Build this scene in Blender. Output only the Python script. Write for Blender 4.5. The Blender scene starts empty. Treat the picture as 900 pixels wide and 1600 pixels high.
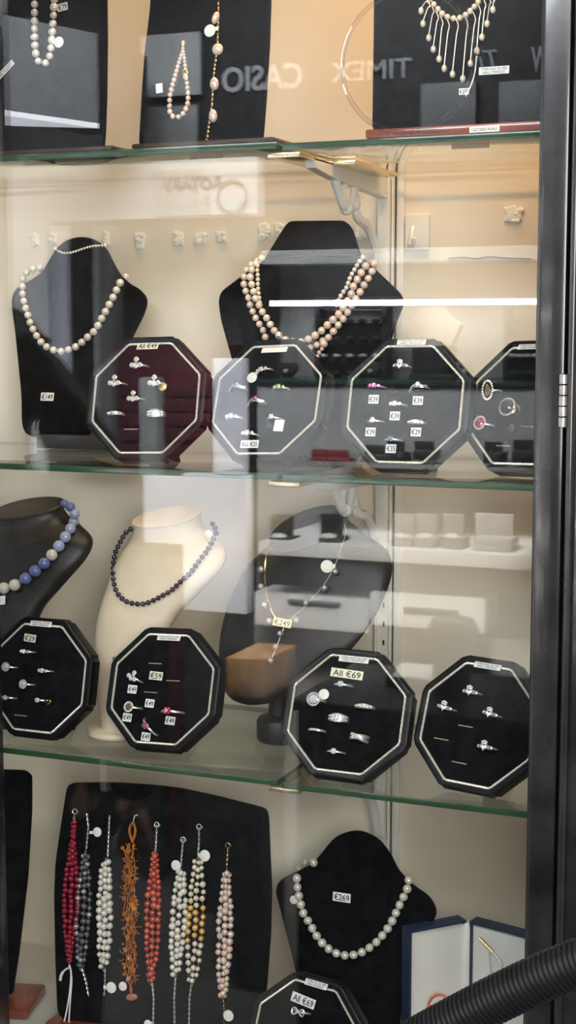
import bpy, bmesh, math, random
from mathutils import Vector, Matrix
from mathutils.bvhtree import BVHTree

random.seed(7)
C = bpy.context.scene.collection
PI = math.pi

# ------------------------------------------------------------------ camera
CAM = Vector((0.0, -1.47095, 0.15312))
YAW, PITCH, ROLL = math.radians(22.34444), math.radians(6.75755), math.radians(-0.02438)
FPX = 2400.0                                    # focal length in pixels of a 900 x 1600 frame
fwd = Vector((-math.sin(YAW) * math.cos(PITCH), math.cos(YAW) * math.cos(PITCH), -math.sin(PITCH)))
rgt = fwd.cross(Vector((0, 0, 1))).normalized()
upv = rgt.cross(fwd)
rgt, upv = math.cos(ROLL) * rgt + math.sin(ROLL) * upv, -math.sin(ROLL) * rgt + math.cos(ROLL) * upv
cd = bpy.data.cameras.new('camera')
cam = bpy.data.objects.new('camera', cd)
C.objects.link(cam)
m = Matrix((rgt, upv, -fwd)).transposed().to_4x4()
m.translation = CAM
cam.matrix_world = m
cd.sensor_fit = 'VERTICAL'
cd.sensor_height = 36.0
cd.lens = FPX * 36.0 / 1600.0
cd.clip_start = 0.05
cd.clip_end = 50
bpy.context.scene.camera = cam

# ------------------------------------------------------------------ world, lights, exposure
sc = bpy.context.scene
sc.view_settings.view_transform = 'Standard'
sc.view_settings.look = 'None'
sc.view_settings.gamma = 1.0
sc.view_settings.use_curve_mapping = False
sc.view_settings.exposure = 0.08
w = bpy.data.worlds.new('daylight')
sc.world = w
w.use_nodes = True
w.node_tree.nodes['Background'].inputs[0].default_value = (0.80, 0.88, 1.0, 1)
w.node_tree.nodes['Background'].inputs[1].default_value = 0.35
try:
    sc.cycles.use_denoising = True
    sc.cycles.transparent_max_bounces = 32
    sc.cycles.max_bounces = 10
    sc.cycles.caustics_reflective = False
    sc.cycles.caustics_refractive = False
except Exception:
    pass


def area(name, loc, target, sx, sy, energy, color):
    l = bpy.data.lights.new(name, 'AREA')
    l.shape = 'RECTANGLE'
    l.size, l.size_y = sx, sy
    l.energy = energy
    l.color = color
    o = bpy.data.objects.new(name, l)
    C.objects.link(o)
    o.location = loc
    o.rotation_euler = (Vector(target) - Vector(loc)).to_track_quat('-Z', 'Y').to_euler()
    return o


area('case_lamp_warm', (-0.42, 0.045, 0.72), (-0.50, 0.17, -0.1), 0.06, 0.04, 1.9, (1.0, 0.57, 0.24))
area('case_lamp_soft', (-0.75, 0.10, 1.15), (-0.75, 0.16, 0.0), 0.6, 0.08, 7.2, (1.0, 0.72, 0.45))
area('shop_front_light', (-0.60, -1.50, 0.99), (-0.65, 0.30, -0.15), 1.4, 0.26, 22.0, (0.92, 0.96, 1.0))
area('side_fill_light', (0.40, -1.75, 0.30), (-0.55, 0.30, -0.10), 0.7, 0.9, 31.0, (1.0, 0.97, 0.93))  # fill light added low on the right to lift the back wall
area('shop_ceiling_light', (-1.6, -1.3, 1.45), (-2.0, -2.6, -0.2), 1.4, 0.5, 130.0, (0.90, 0.95, 1.0)).data.spread = math.radians(110)
area('desk_fill_light', (-0.95, -1.15, 1.0), (-1.30, -1.85, -0.45), 0.5, 0.3, 42.0, (1.0, 0.96, 0.88)).data.spread = math.radians(60)  # spot added to brighten the mirrored drawers
area('street_daylight', (-4.6, -1.2, 0.3), (-0.5, -0.1, 0.0), 2.0, 1.6, 32.0, (0.72, 0.86, 1.0))

# ------------------------------------------------------------------ pixel rays -> points in the place
S1, S2, S3, FLOOR = 0.338, 0.0, -0.3295, -0.70      # shelf heights (middle of the glass) and the case floor
ST = 0.0034                                          # half thickness of a glass shelf
WALL = 0.305
PANE = -0.036                                        # outer face of the shop-window glass


def ray(px, py):
    return (rgt * (px - 450) + upv * (800 - py) + fwd * FPX).normalized()


def atY(px, py, Y):
    d = ray(px, py)
    return CAM + d * ((Y - CAM.y) / d.y)


def atZ(px, py, Z):
    d = ray(px, py)
    return CAM + d * ((Z - CAM.z) / d.z)


def atX(px, py, X):
    d = ray(px, py)
    return CAM + d * ((X - CAM.x) / d.x)


def pxm(p):
    """metres per picture pixel at the distance of p"""
    return (Vector(p) - CAM).dot(fwd) / FPX


class Frame:
    """a flat display face: origin, right, up, outward normal"""
    def __init__(s, o, yaw=0.0, lean=0.0, roll=0.0):
        s.o = Vector(o)
        n = Vector((math.sin(yaw), -math.cos(yaw), 0))
        x = Vector((math.cos(yaw), math.sin(yaw), 0))
        z = Vector((0, 0, 1)) * math.cos(lean) - n * math.sin(lean)
        s.U = math.cos(roll) * x + math.sin(roll) * z
        s.V = -math.sin(roll) * x + math.cos(roll) * z
        s.N = s.U.cross(s.V)
        if s.N.dot(n) < 0:
            s.N = -s.N

    def at(s, px, py, off=0.0):
        d = ray(px, py)
        o = s.o + s.N * off
        return CAM + d * ((o - CAM).dot(s.N) / d.dot(s.N))

    def uv(s, px, py):
        p = s.at(px, py) - s.o
        return p.dot(s.U), p.dot(s.V)

    def p(s, u, v, off=0.0):
        return s.o + s.U * u + s.V * v + s.N * off

    def M(s, p=None):
        """local axes: X right, Y away from the viewer, Z up"""
        m = Matrix((s.U, -s.N, s.V)).transposed().to_4x4()
        m.translation = s.o if p is None else p
        return m


# ------------------------------------------------------------------ materials
MATS = {}


def mat(name, col, rough=0.5, metal=0.0, bump=0.0, bscale=400.0, vary=0.0, vscale=40.0, spec=0.5, coat=0.0, sheen=0.0, emit=0.0, col2=None, ramp=None, wave=False):
    if name in MATS:
        return MATS[name]
    m = bpy.data.materials.new(name)
    m.use_nodes = True
    nt = m.node_tree
    b = nt.nodes['Principled BSDF']
    b.inputs['Base Color'].default_value = (*col, 1)
    b.inputs['Roughness'].default_value = rough
    b.inputs['Metallic'].default_value = metal
    b.inputs['Specular IOR Level'].default_value = spec
    b.inputs['Coat Weight'].default_value = coat
    b.inputs['Coat Roughness'].default_value = 0.08
    b.inputs['Sheen Weight'].default_value = sheen
    if emit:
        b.inputs['Emission Color'].default_value = (*col, 1)
        b.inputs['Emission Strength'].default_value = emit
    tc = nt.nodes.new('ShaderNodeTexCoord')
    if vary or col2:
        n = nt.nodes.new('ShaderNodeTexNoise')
        n.inputs['Scale'].default_value = vscale
        n.inputs['Detail'].default_value = 4
        nt.links.new(tc.outputs['Object'], n.inputs['Vector'])
        r = nt.nodes.new('ShaderNodeValToRGB')
        a, z = ramp or (0.35, 0.65)
        r.color_ramp.elements[0].position = a
        r.color_ramp.elements[1].position = z
        if col2:
            c0, c1 = col, col2
        else:
            c0 = tuple(max(0, c * (1 - vary)) for c in col)
            c1 = tuple(min(1, c * (1 + vary)) for c in col)
        r.color_ramp.elements[0].color = (*c0, 1)
        r.color_ramp.elements[1].color = (*c1, 1)
        nt.links.new(n.outputs['Fac'], r.inputs['Fac'])
        nt.links.new(r.outputs['Color'], b.inputs['Base Color'])
    if bump:
        n2 = nt.nodes.new('ShaderNodeTexNoise')
        n2.inputs['Scale'].default_value = bscale
        n2.inputs['Detail'].default_value = 5
        nt.links.new(tc.outputs['Object'], n2.inputs['Vector'])
        bp = nt.nodes.new('ShaderNodeBump')
        bp.inputs['Strength'].default_value = bump
        bp.inputs['Distance'].default_value = 0.001
        nt.links.new(n2.outputs['Fac'], bp.inputs['Height'])
        nt.links.new(bp.outputs['Normal'], b.inputs['Normal'])
    MATS[name] = m
    return m


def glass(name, tint, ior=1.5, rough=0.0):
    """clear sheet glass: straight-through light plus Fresnel reflection on each face"""
    m = bpy.data.materials.new(name)
    m.use_nodes = True
    nt = m.node_tree
    nt.nodes.clear()
    out = nt.nodes.new('ShaderNodeOutputMaterial')
    mix = nt.nodes.new('ShaderNodeMixShader')
    t = nt.nodes.new('ShaderNodeBsdfTransparent')
    t.inputs[0].default_value = (*tint, 1)
    g = nt.nodes.new('ShaderNodeBsdfGlossy')
    g.inputs['Roughness'].default_value = rough
    g.inputs['Color'].default_value = (1, 1, 1, 1)
    f = nt.nodes.new('ShaderNodeFresnel')
    geo = nt.nodes.new('ShaderNodeNewGeometry')
    mx = nt.nodes.new('ShaderNodeMix')
    mx.inputs[2].default_value = ior
    mx.inputs[3].default_value = 1.0 / ior
    nt.links.new(geo.outputs['Backfacing'], mx.inputs[0])
    nt.links.new(mx.outputs[0], f.inputs['IOR'])
    nt.links.new(f.outputs[0], mix.inputs[0])
    nt.links.new(t.outputs[0], mix.inputs[1])
    nt.links.new(g.outputs[0], mix.inputs[2])
    nt.links.new(mix.outputs[0], out.inputs[0])
    MATS[name] = m
    return m


velvet = mat('black_velvet', (0.0045, 0.0045, 0.0055), 0.95, bump=0.5, bscale=900, vary=0.5, vscale=60, spec=0.12, sheen=0.03)
leather = mat('black_leatherette', (0.012, 0.011, 0.011), 0.42, bump=0.25, bscale=700, vary=0.3, spec=0.45)
tray_black = mat('black_lacquer', (0.006, 0.006, 0.007), 0.34, bump=0.1, bscale=500, vary=0.3, spec=0.18)
cream_leather = mat('cream_leatherette', (0.68, 0.57, 0.43), 0.5, bump=0.2, bscale=700, vary=0.04, spec=0.4)
mahogany = mat('mahogany', (0.16, 0.035, 0.018), 0.22, bump=0.05, bscale=60, col2=(0.26, 0.06, 0.03), vscale=25, coat=0.5)
silver = mat('silver', (0.90, 0.89, 0.87), 0.30, 0.85, vary=0.06, vscale=300)
gold = mat('gold', (0.95, 0.68, 0.32), 0.18, 1.0, vary=0.06, vscale=300)
rope_m = mat('pale_rope', (0.80, 0.74, 0.62), 0.35, 0.35, vary=0.08, vscale=500)
gem_clear = mat('clear_stone', (0.92, 0.92, 0.95), 0.06, 0.35, vary=0.25, vscale=900, coat=1.0)
gem_red = mat('red_stone', (0.45, 0.01, 0.05), 0.06, 0.25, vary=0.4, vscale=700, coat=1)
gem_pink = mat('pink_stone', (0.55, 0.12, 0.35), 0.06, 0.3, vary=0.4, vscale=700, coat=1)
gem_dark = mat('dark_stone', (0.012, 0.012, 0.03), 0.05, 0.1, vary=0.5, vscale=700, coat=1)
gem_amber = mat('smoky_stone', (0.25, 0.16, 0.09), 0.06, 0.3, vary=0.4, vscale=700, coat=1)
gem_green = mat('pale_green_stone', (0.55, 0.72, 0.35), 0.06, 0.4, vary=0.3, vscale=700, coat=1)
card_m = mat('white_card', (0.82, 0.81, 0.77), 0.6, vary=0.03, vscale=200)
card_y = mat('yellowed_card', (0.80, 0.74, 0.56), 0.6, vary=0.04, vscale=200)
ink = mat('black_ink', (0.012, 0.012, 0.014), 0.6, vary=0.1)
slot_m = mat('slot_lining', (0.33, 0.26, 0.17), 0.8, vary=0.2, vscale=600)
tag_m = mat('paper_tag', (0.78, 0.75, 0.68), 0.55, vary=0.05, vscale=300)
p_white = mat('white_pearl', (0.68, 0.63, 0.55), 0.16, 0.12, vary=0.05, vscale=90, coat=1.0, spec=0.7)
p_cream = mat('cream_pearl', (0.68, 0.58, 0.45), 0.16, 0.12, vary=0.06, vscale=90, coat=1.0, spec=0.7)
p_pink = mat('pink_pearl', (0.76, 0.53, 0.41), 0.16, 0.12, vary=0.07, vscale=90, coat=1.0, spec=0.7)
p_mauve = mat('mauve_pearl', (0.62, 0.47, 0.43), 0.20, 0.1, vary=0.08, vscale=90, coat=1.0, spec=0.7)
p_gun = mat('gunmetal_pearl', (0.11, 0.115, 0.13), 0.18, 0.45, vary=0.25, vscale=60, coat=0.6)
p_coral = mat('coral_pearl', (0.42, 0.055, 0.035), 0.20, 0.2, vary=0.2, vscale=60, coat=0.6)
p_gold = mat('golden_pearl', (0.72, 0.42, 0.11), 0.20, 0.25, vary=0.1, vscale=60, coat=0.6)
p_crim = mat('crimson_bead', (0.25, 0.006, 0.025), 0.30, vary=0.15, vscale=60, coat=0.3)
p_grey = mat('grey_pearl', (0.36, 0.37, 0.37), 0.14, 0.5, vary=0.1, vscale=60, coat=0.6)
b_dark = mat('dark_garnet_bead', (0.018, 0.010, 0.030), 0.12, vary=0.3, vscale=60, coat=0.8)
b_blue = mat('blue_sodalite', (0.03, 0.05, 0.24), 0.22, col2=(0.30, 0.34, 0.55), vscale=140, ramp=(0.42, 0.68), coat=0.5)
b_blue2 = mat('pale_blue_sodalite', (0.13, 0.18, 0.42), 0.22, col2=(0.50, 0.52, 0.62), vscale=110, ramp=(0.38, 0.62), coat=0.5)
b_white = mat('white_blue_stone', (0.62, 0.58, 0.50), 0.22, col2=(0.25, 0.27, 0.36), vscale=120, ramp=(0.5, 0.68), coat=0.5)
amber_m = mat('amber_shell', (0.46, 0.15, 0.014), 0.28, vary=0.3, vscale=60, coat=0.4)
amber_c = mat('amber_cord', (0.42, 0.12, 0.012), 0.6, vary=0.2, vscale=60)
thread_m = mat('thread', (0.30, 0.29, 0.28), 0.5)
white_thread = mat('white_thread', (0.80, 0.78, 0.72), 0.6)
wall_m = mat('cream_wall_paint', (0.75, 0.675, 0.56), 0.7, bump=0.15, bscale=40, vary=0.04, vscale=6)
white_metal = mat('white_enamel', (0.74, 0.72, 0.68), 0.35, vary=0.03, bump=0.03)
patch_m = mat('plaster_residue', (0.80, 0.77, 0.70), 0.7, bump=0.8, bscale=160, vary=0.08, vscale=80)
frame_black = mat('black_gloss_paint', (0.010, 0.010, 0.011), 0.24, bump=0.22, bscale=30, col2=(0.026, 0.025, 0.024), vscale=18, coat=0.4)
hose_m = mat('black_hose_plastic', (0.010, 0.010, 0.011), 0.38, vary=0.2, vscale=30)
box_blue = mat('navy_leatherette', (0.018, 0.030, 0.075), 0.45, bump=0.2, bscale=600, vary=0.15)
satin = mat('white_satin', (0.76, 0.74, 0.70), 0.4, bump=0.05, bscale=60, vary=0.03, vscale=12)
edge_green = mat('green_glass_edge', (0.030, 0.068, 0.034), 0.14, vary=0.15, vscale=8, spec=0.5, coat=0.3)
shelf_glass = glass('shelf_glass', (0.965, 0.985, 0.97))
pane_glass = glass('window_glass', (0.985, 0.995, 0.99), 1.55)
plastic_clear = glass('clear_plastic', (0.90, 0.90, 0.92), 1.6)
hinge_m = mat('worn_steel', (0.36, 0.33, 0.30), 0.35, 0.9, bump=0.1, bscale=120, vary=0.25, vscale=50)

# ------------------------------------------------------------------ mesh helpers
WM = {}


def link(o):
    C.objects.link(o)
    return o


def finish(bm, name, mats, smooth=True):
    me = bpy.data.meshes.new(name)
    bmesh.ops.recalc_face_normals(bm, faces=bm.faces)
    bm.to_mesh(me)
    bm.free()
    for mm in (mats if isinstance(mats, (list, tuple)) else [mats]):
        me.materials.append(mm)
    if smooth:
        try:
            me.polygons.foreach_set('use_smooth', [True] * len(me.polygons))
            me.set_sharp_from_angle(angle=math.radians(38))
        except Exception:
            pass
    return me


def tag(o, label=None, cat=None, group=None, kind=None):
    if label:
        o['label'] = label
    if cat:
        o['category'] = cat
    if group:
        o['group'] = group
    if kind:
        o['kind'] = kind
    return o


def thing(name, label, cat, M, group=None):
    o = link(bpy.data.objects.new(name, None))
    o.empty_display_size = 0.02
    if not isinstance(M, Matrix):
        M = Matrix.Translation(Vector(M))
    o.matrix_world = M
    WM[o.name] = M.copy()
    return tag(o, label, cat, group)


def obj(name, bm, mats, parent=None, smooth=True):
    """world-space bmesh -> one mesh object (a child keeps its parent's axes)"""
    if parent is not None:
        P = WM[parent.name]
        bm.transform(P.inverted())
    else:
        vs = [v.co for v in bm.verts]
        lo = Vector((min(v.x for v in vs), min(v.y for v in vs), min(v.z for v in vs)))
        hi = Vector((max(v.x for v in vs), max(v.y for v in vs), max(v.z for v in vs)))
        P = Matrix.Translation(Vector(((lo.x + hi.x) / 2, (lo.y + hi.y) / 2, lo.z)))
        bm.transform(P.inverted())
    o = link(bpy.data.objects.new(name, finish(bm, name, mats, smooth)))
    if parent is not None:
        o.parent = parent
    else:
        o.matrix_world = P
    WM[o.name] = P.copy()
    return o


def inst(name, me, parent, M=None, scale=None):
    """object on shared mesh data, local matrix M under its parent"""
    o = link(bpy.data.objects.new(name, me))
    M = M or Matrix.Identity(4)
    if parent is not None:
        o.parent = parent
        o.matrix_local = M
        WM[o.name] = WM[parent.name] @ M
    else:
        o.matrix_world = M
        WM[o.name] = M.copy()
    return o


def box(bm, lo, hi, mi=0, bev=0.0):
    lo, hi = Vector(lo), Vector(hi)
    r = bmesh.ops.create_cube(bm, size=1.0)
    vs = r['verts']
    for v in vs:
        v.co = Vector(((lo[i] + hi[i]) / 2 + v.co[i] * (hi[i] - lo[i]) for i in range(3)))
    fs = {f for v in vs for f in v.link_faces}
    for f in fs:
        f.material_index = mi
    if bev:
        es = list({e for v in vs for e in v.link_edges})
        bmesh.ops.bevel(bm, geom=es, offset=bev, segments=2, profile=0.6, affect='EDGES')
    return bm


def bbox(lo, hi, bev=0.0):
    return box(bmesh.new(), lo, hi, 0, bev)


def tube(bm, pts, r, seg=8, closed=False, mi=0, flat=1.0):
    """r: number or list; parallel transport along pts"""
    pts = [Vector(p) for p in pts]
    n = len(pts)
    rs = r if isinstance(r, (list, tuple)) else [r] * n
    tan = []
    for i in range(n):
        a = pts[i - 1] if (i > 0 or closed) else pts[i]
        b = pts[(i + 1) % n] if (i < n - 1 or closed) else pts[i]
        t = b - a
        tan.append(t.normalized() if t.length > 1e-9 else Vector((0, 0, 1)))
    ref = Vector((0, 0, 1)) if abs(tan[0].z) < 0.9 else Vector((1, 0, 0))
    nv = (ref - tan[0] * ref.dot(tan[0])).normalized()
    rings = []
    for i in range(n):
        nv = nv - tan[i] * nv.dot(tan[i])
        nv = nv.normalized() if nv.length > 1e-6 else tan[i].orthogonal().normalized()
        bv = tan[i].cross(nv)
        rings.append([bm.verts.new(pts[i] + rs[i] * (math.cos(2 * PI * k / seg) * nv + flat * math.sin(2 * PI * k / seg) * bv)) for k in range(seg)])
    m = n if closed else n - 1
    for i in range(m):
        A, B = rings[i], rings[(i + 1) % n]
        for k in range(seg):
            f = bm.faces.new((A[k], A[(k + 1) % seg], B[(k + 1) % seg], B[k]))
            f.material_index = mi
    if not closed:
        for R in (rings[0], rings[-1]):
            try:
                f = bm.faces.new(R)
                f.material_index = mi
            except ValueError:
                pass
    return bm


def ball(bm, c, r, seg=10, mi=0, sc=(1, 1, 1)):
    res = bmesh.ops.create_uvsphere(bm, u_segments=seg, v_segments=max(5, seg * 2 // 3), radius=r)
    for v in res['verts']:
        v.co = Vector((v.co.x * sc[0], v.co.y * sc[1], v.co.z * sc[2])) + Vector(c)
    for f in {f for v in res['verts'] for f in v.link_faces}:
        f.material_index = mi
    return bm


def prism(bm, pts, N, th, bev=0.0, mi=0):
    """closed outline pts (coplanar, world), front face along N, thickness th behind; rounded front rim of width bev"""
    pts = [Vector(p) for p in pts]
    N = Vector(N).normalized()
    n = len(pts)
    area2 = Vector((0, 0, 0))
    for i in range(n):
        area2 += pts[i].cross(pts[(i + 1) % n])
    if area2.dot(N) < 0:
        pts.reverse()
    inn = []
    for i in range(n):
        a = (pts[i] - pts[i - 1]).normalized()
        b = (pts[(i + 1) % n] - pts[i]).normalized()
        na, nb = N.cross(a), N.cross(b)
        d = (na + nb)
        d = d.normalized() if d.length > 1e-6 else na
        k = 1.0 / max(0.5, d.dot(na))
        inn.append(d * k)
    layers = [(-th, bev * 0.6), (-th + bev * 0.6, 0.0)] if bev else [(-th, 0.0)]
    if bev:
        layers += [(-bev, 0.0), (-bev * 0.6, bev * 0.08), (-bev * 0.29, bev * 0.29), (-bev * 0.08, bev * 0.6), (0.0, bev)]
    else:
        layers += [(0.0, 0.0)]
    rings = [[bm.verts.new(pts[i] + N * h + inn[i] * q) for i in range(n)] for h, q in layers]
    for A, B in zip(rings[:-1], rings[1:]):
        for i in range(n):
            f = bm.faces.new((A[i], A[(i + 1) % n], B[(i + 1) % n], B[i]))
            f.material_index = mi
    f = bm.faces.new(rings[-1])
    f.material_index = mi
    f = bm.faces.new(list(reversed(rings[0])))
    f.material_index = mi
    return bm


def lathe(bm, prof, origin=(0, 0, 0), axis=None, seg=24, mi=0):
    """prof: (radius, height) pairs"""
    origin = Vector(origin)
    ax = Vector(axis or (0, 0, 1)).normalized()
    a = ax.orthogonal().normalized()
    b = ax.cross(a)
    rings = []
    for r, h in prof:
        rings.append([bm.verts.new(origin + ax * h + r * (math.cos(2 * PI * k / seg) * a + math.sin(2 * PI * k / seg) * b)) for k in range(seg)])
    for A, B in zip(rings[:-1], rings[1:]):
        for k in range(seg):
            f = bm.faces.new((A[k], A[(k + 1) % seg], B[(k + 1) % seg], B[k]))
            f.material_index = mi
    for R in (rings[0], rings[-1]):
        f = bm.faces.new(R)
        f.material_index = mi
    return bm


def smooth_line(pts, n=8, closed=False):
    """Catmull-Rom through 2-D or 3-D points"""
    P = [Vector(p) for p in pts]
    out = []
    m = len(P)
    for i in range(m if closed else m - 1):
        if closed:
            p0, p1, p2, p3 = P[i - 1], P[i], P[(i + 1) % m], P[(i + 2) % m]
        else:
            p0, p1, p2, p3 = P[max(i - 1, 0)], P[i], P[i + 1], P[min(i + 2, m - 1)]
        for k in range(n):
            t = k / n
            out.append(0.5 * ((2 * p1) + (p2 - p0) * t + (2 * p0 - 5 * p1 + 4 * p2 - p3) * t * t + (3 * p1 - p0 - 3 * p2 + p3) * t ** 3))
    if not closed:
        out.append(P[-1])
    return out


def walk(line, step):
    """points at arc steps along a polyline; step may be a function of travelled fraction"""
    L = sum((b - a).length for a, b in zip(line[:-1], line[1:]))
    out, s, acc, i = [line[0].copy()], 0.0, 0.0, 0
    nxt = step(0.0) if callable(step) else step
    while i < len(line) - 1:
        seg = (line[i + 1] - line[i]).length
        if acc + seg >= nxt and seg > 0:
            out.append(line[i].lerp(line[i + 1], (nxt - acc) / seg))
            nxt += step(min(1, nxt / L)) if callable(step) else step
        else:
            acc += seg
            i += 1
    return out


SPH = {}


def sphere_mesh(mm):
    if mm.name not in SPH:
        bm = bmesh.new()
        bmesh.ops.create_uvsphere(bm, u_segments=16, v_segments=10, radius=1.0)
        SPH[mm.name] = finish(bm, 'bead_' + mm.name, mm)
    return SPH[mm.name]


def bead(parent, p, r, mm, name='pearl', squash=0.0):
    p = WM[parent.name].inverted() @ Vector(p)
    e = Matrix.Rotation(random.uniform(0, 6.28), 4, 'Z') @ Matrix.Rotation(random.uniform(0, 3), 4, 'X')
    s = Matrix.Diagonal((r * (1 + random.uniform(-squash, squash)), r * (1 + random.uniform(-squash, squash)), r * (1 + random.uniform(-squash, squash)), 1))
    return inst(name, sphere_mesh(mm), parent, Matrix.Translation(p) @ e @ s)


# ---- lettering, turned into meshes once while the scene is still small
TXT = {}


def text_mesh(s, mm=None, spacing=1.0, bold=0.0, shear=0.0):
    key = (s, (mm or ink).name, bold)
    if key in TXT:
        return TXT[key]
    cu = bpy.data.curves.new('lettering', 'FONT')
    cu.body = s
    cu.align_x = 'CENTER'
    cu.align_y = 'CENTER'
    cu.extrude = 0.02
    cu.offset = bold
    cu.space_character = spacing
    cu.space_line = 0.9
    cu.shear = shear
    cu.resolution_u = 3
    o = bpy.data.objects.new('lettering_source', cu)
    C.objects.link(o)
    dg = bpy.context.evaluated_depsgraph_get()
    me = bpy.data.meshes.new_from_object(o.evaluated_get(dg))
    bpy.data.objects.remove(o)
    bpy.data.curves.remove(cu)
    me.materials.clear()
    me.materials.append(mm or ink)
    xs = [v.co.x for v in me.vertices]
    ys = [v.co.y for v in me.vertices]
    TXT[key] = (me, min(xs), max(xs), min(ys), max(ys))
    return TXT[key]


for s_ in ('€49', '€39', '€29', '€35', '€59', '€149', '€249', '€269', '€79', '€65', '€275', '€125', 'All €49', 'ALL €25', 'All €69',
           'STERLING SILVER\nHALL MARKED', 'CULTURED PEARLS'):
    text_mesh(s_, ink, bold=0.012 if s_.startswith('€') or s_.startswith('A') else 0.0)


def lettering(parent, s, wmax, hmax, local, mm=None, **kw):
    """local: matrix of the card face in the parent's axes (X right, Y up, Z out)"""
    if (mm or ink) is ink and 'bold' not in kw:
        kw['bold'] = 0.012 if s[0] in '€A' else 0.0
    me, x0, x1, y0, y1 = text_mesh(s, mm, **kw)
    sx, sy = wmax / (x1 - x0), hmax / (y1 - y0)
    k = min(sx, sy * 1.25)
    ky = min(sy, k * 1.3)
    M = local @ Matrix.Translation((-(x0 + x1) / 2 * k, -(y0 + y1) / 2 * ky, 0)) @ Matrix.Diagonal((k, ky, 0.004, 1))
    return inst('lettering', me, parent, M)


CARD = {}


def card(name, fr, px, py, wpx, hpx, s, mm=None, label=None, cat='price card', group=None, parent=None, off=0.0006, tilt=0.0, th=0.0006, lay=0.0):
    """printed card lying on a display face, or a sticker (a part) when parent is given"""
    p = fr.at(px, py, off)
    k = pxm(p)
    wd, hg = wpx * k / 0.95, hpx * k
    M = Matrix((fr.U, fr.V, fr.N)).transposed().to_4x4()
    M.translation = p
    M = M @ Matrix.Rotation(tilt, 4, 'Z') @ Matrix.Rotation(lay, 4, 'X')
    bm = bmesh.new()
    box(bm, (-wd / 2, -hg / 2, 0), (wd / 2, hg / 2, th), 0, min(0.0002, th / 3))
    me = finish(bm, name, mm or card_m)
    if parent is None:
        o = inst(name, me, None, M)
        tag(o, label, cat, group)
    else:
        o = inst(name, me, parent, WM[parent.name].inverted() @ M)
    if s:
        lettering(o, s, wd * 0.86, hg * 0.74, Matrix.Translation((0, 0, th + 0.00008)))
    return o


def struct(name, bm, mm):
    return tag(obj(name, bm, mm), kind='structure')


BV = {}


def bvh(o):
    """ray target of an object's world-space surface"""
    M = WM[o.name]
    vs = [M @ v.co for v in o.data.vertices]
    return BVHTree.FromPolygons(vs, [tuple(p.vertices) for p in o.data.polygons])


def on(trees, px, py, r, Y=None, extra=0.0):
    """where a bead of radius r seen at (px, py) rests on the first surface behind it; else at depth Y"""
    d = ray(px, py)
    best = None
    for t in trees:
        loc, n, i, dist = t.ray_cast(CAM, d)
        if loc is not None and (best is None or dist < best):
            best = dist
    if best is None:
        if Y is None:
            return None
        return atY(px, py, Y)
    return CAM + d * (best - r - extra)


# ------------------------------------------------------------------ the display case
XL, XR, ZT = -1.36, -0.17, 1.25
struct('wall_back', bbox((XL - 0.02, WALL, FLOOR - 0.02), (XR + 0.02, WALL + 0.02, ZT + 0.02)), wall_m)
struct('wall_left', bbox((XL - 0.02, -0.02, FLOOR - 0.02), (XL, WALL, ZT + 0.02)), wall_m)
struct('wall_right', bbox((XR, -0.02, FLOOR - 0.02), (XR + 0.02, WALL, ZT + 0.02)), wall_m)
struct('ceiling', bbox((XL, -0.03, ZT), (XR, WALL, ZT + 0.02)), wall_m)
case_floor_m = mat('case_floor_paint', (0.62, 0.60, 0.56), 0.6, bump=0.1, bscale=60, vary=0.05, vscale=8)
struct('floor', bbox((XL, -0.03, FLOOR - 0.02), (XR, WALL, FLOOR)), case_floor_m)


def shelf(z, xa, xb, label, dz=0.0):
    bm = bmesh.new()
    box(bm, (xa, 0, z - ST + dz), (xb, 0.286, z + ST + dz), 0, 0.0006)
    for f in bm.faces:
        if abs(f.normal.z) < 0.5:
            f.material_index = 1
    o = obj('glass_shelf', bm, [shelf_glass, edge_green])
    return tag(o, label, 'shelf', 'glass shelves of the display case')


JX = -0.617
shelf(S1, XL + 0.003, JX, 'clear glass shelf with green edge, top one, under the velvet boards at left', 0.002)
shelf(S1, JX + 0.006, XR - 0.003, 'clear glass shelf with green edge, top one, under the mahogany based board')
shelf(S2, XL + 0.003, JX, 'clear glass shelf with green edge under the pad priced All €49', 0.001)
shelf(S2, JX + 0.006, XR - 0.003, 'clear glass shelf with green edge under the pad of seven €39 rings')
shelf(S3, XL + 0.003, JX, 'clear glass shelf with green edge under the cream bust', 0.002)
shelf(S3, JX + 0.006, XR - 0.003, 'clear glass shelf with green edge under the pad of four claddagh rings')

# shelf standard with slots
RX = -0.600
bm = bmesh.new()
box(bm, (RX - 0.0105, WALL - 0.006, FLOOR), (RX + 0.0105, WALL, ZT), 0, 0.0008)
box(bm, (RX - 0.0105, WALL - 0.011, FLOOR), (RX - 0.0080, WALL, ZT), 0)
box(bm, (RX + 0.0080, WALL - 0.011, FLOOR), (RX + 0.0105, WALL, ZT), 0)
t = thing('shelf_standard', 'white slotted metal upright fixed to the back wall holding the shelf brackets', 'shelf rail', (RX, WALL - 0.005, FLOOR))
obj('channel', bm, white_metal, t)
bm = bmesh.new()
z = FLOOR + 0.02
while z < ZT - 0.02:
    box(bm, (RX - 0.0012, WALL - 0.0065, z), (RX + 0.0012, WALL - 0.0055, z + 0.006))
    z += 0.0235
obj('slot_holes', bm, ink, t)
struct('trim_1', bbox((RX + 0.0125, WALL - 0.004, FLOOR), (RX + 0.021, WALL, ZT), 0.001), white_metal)


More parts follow.
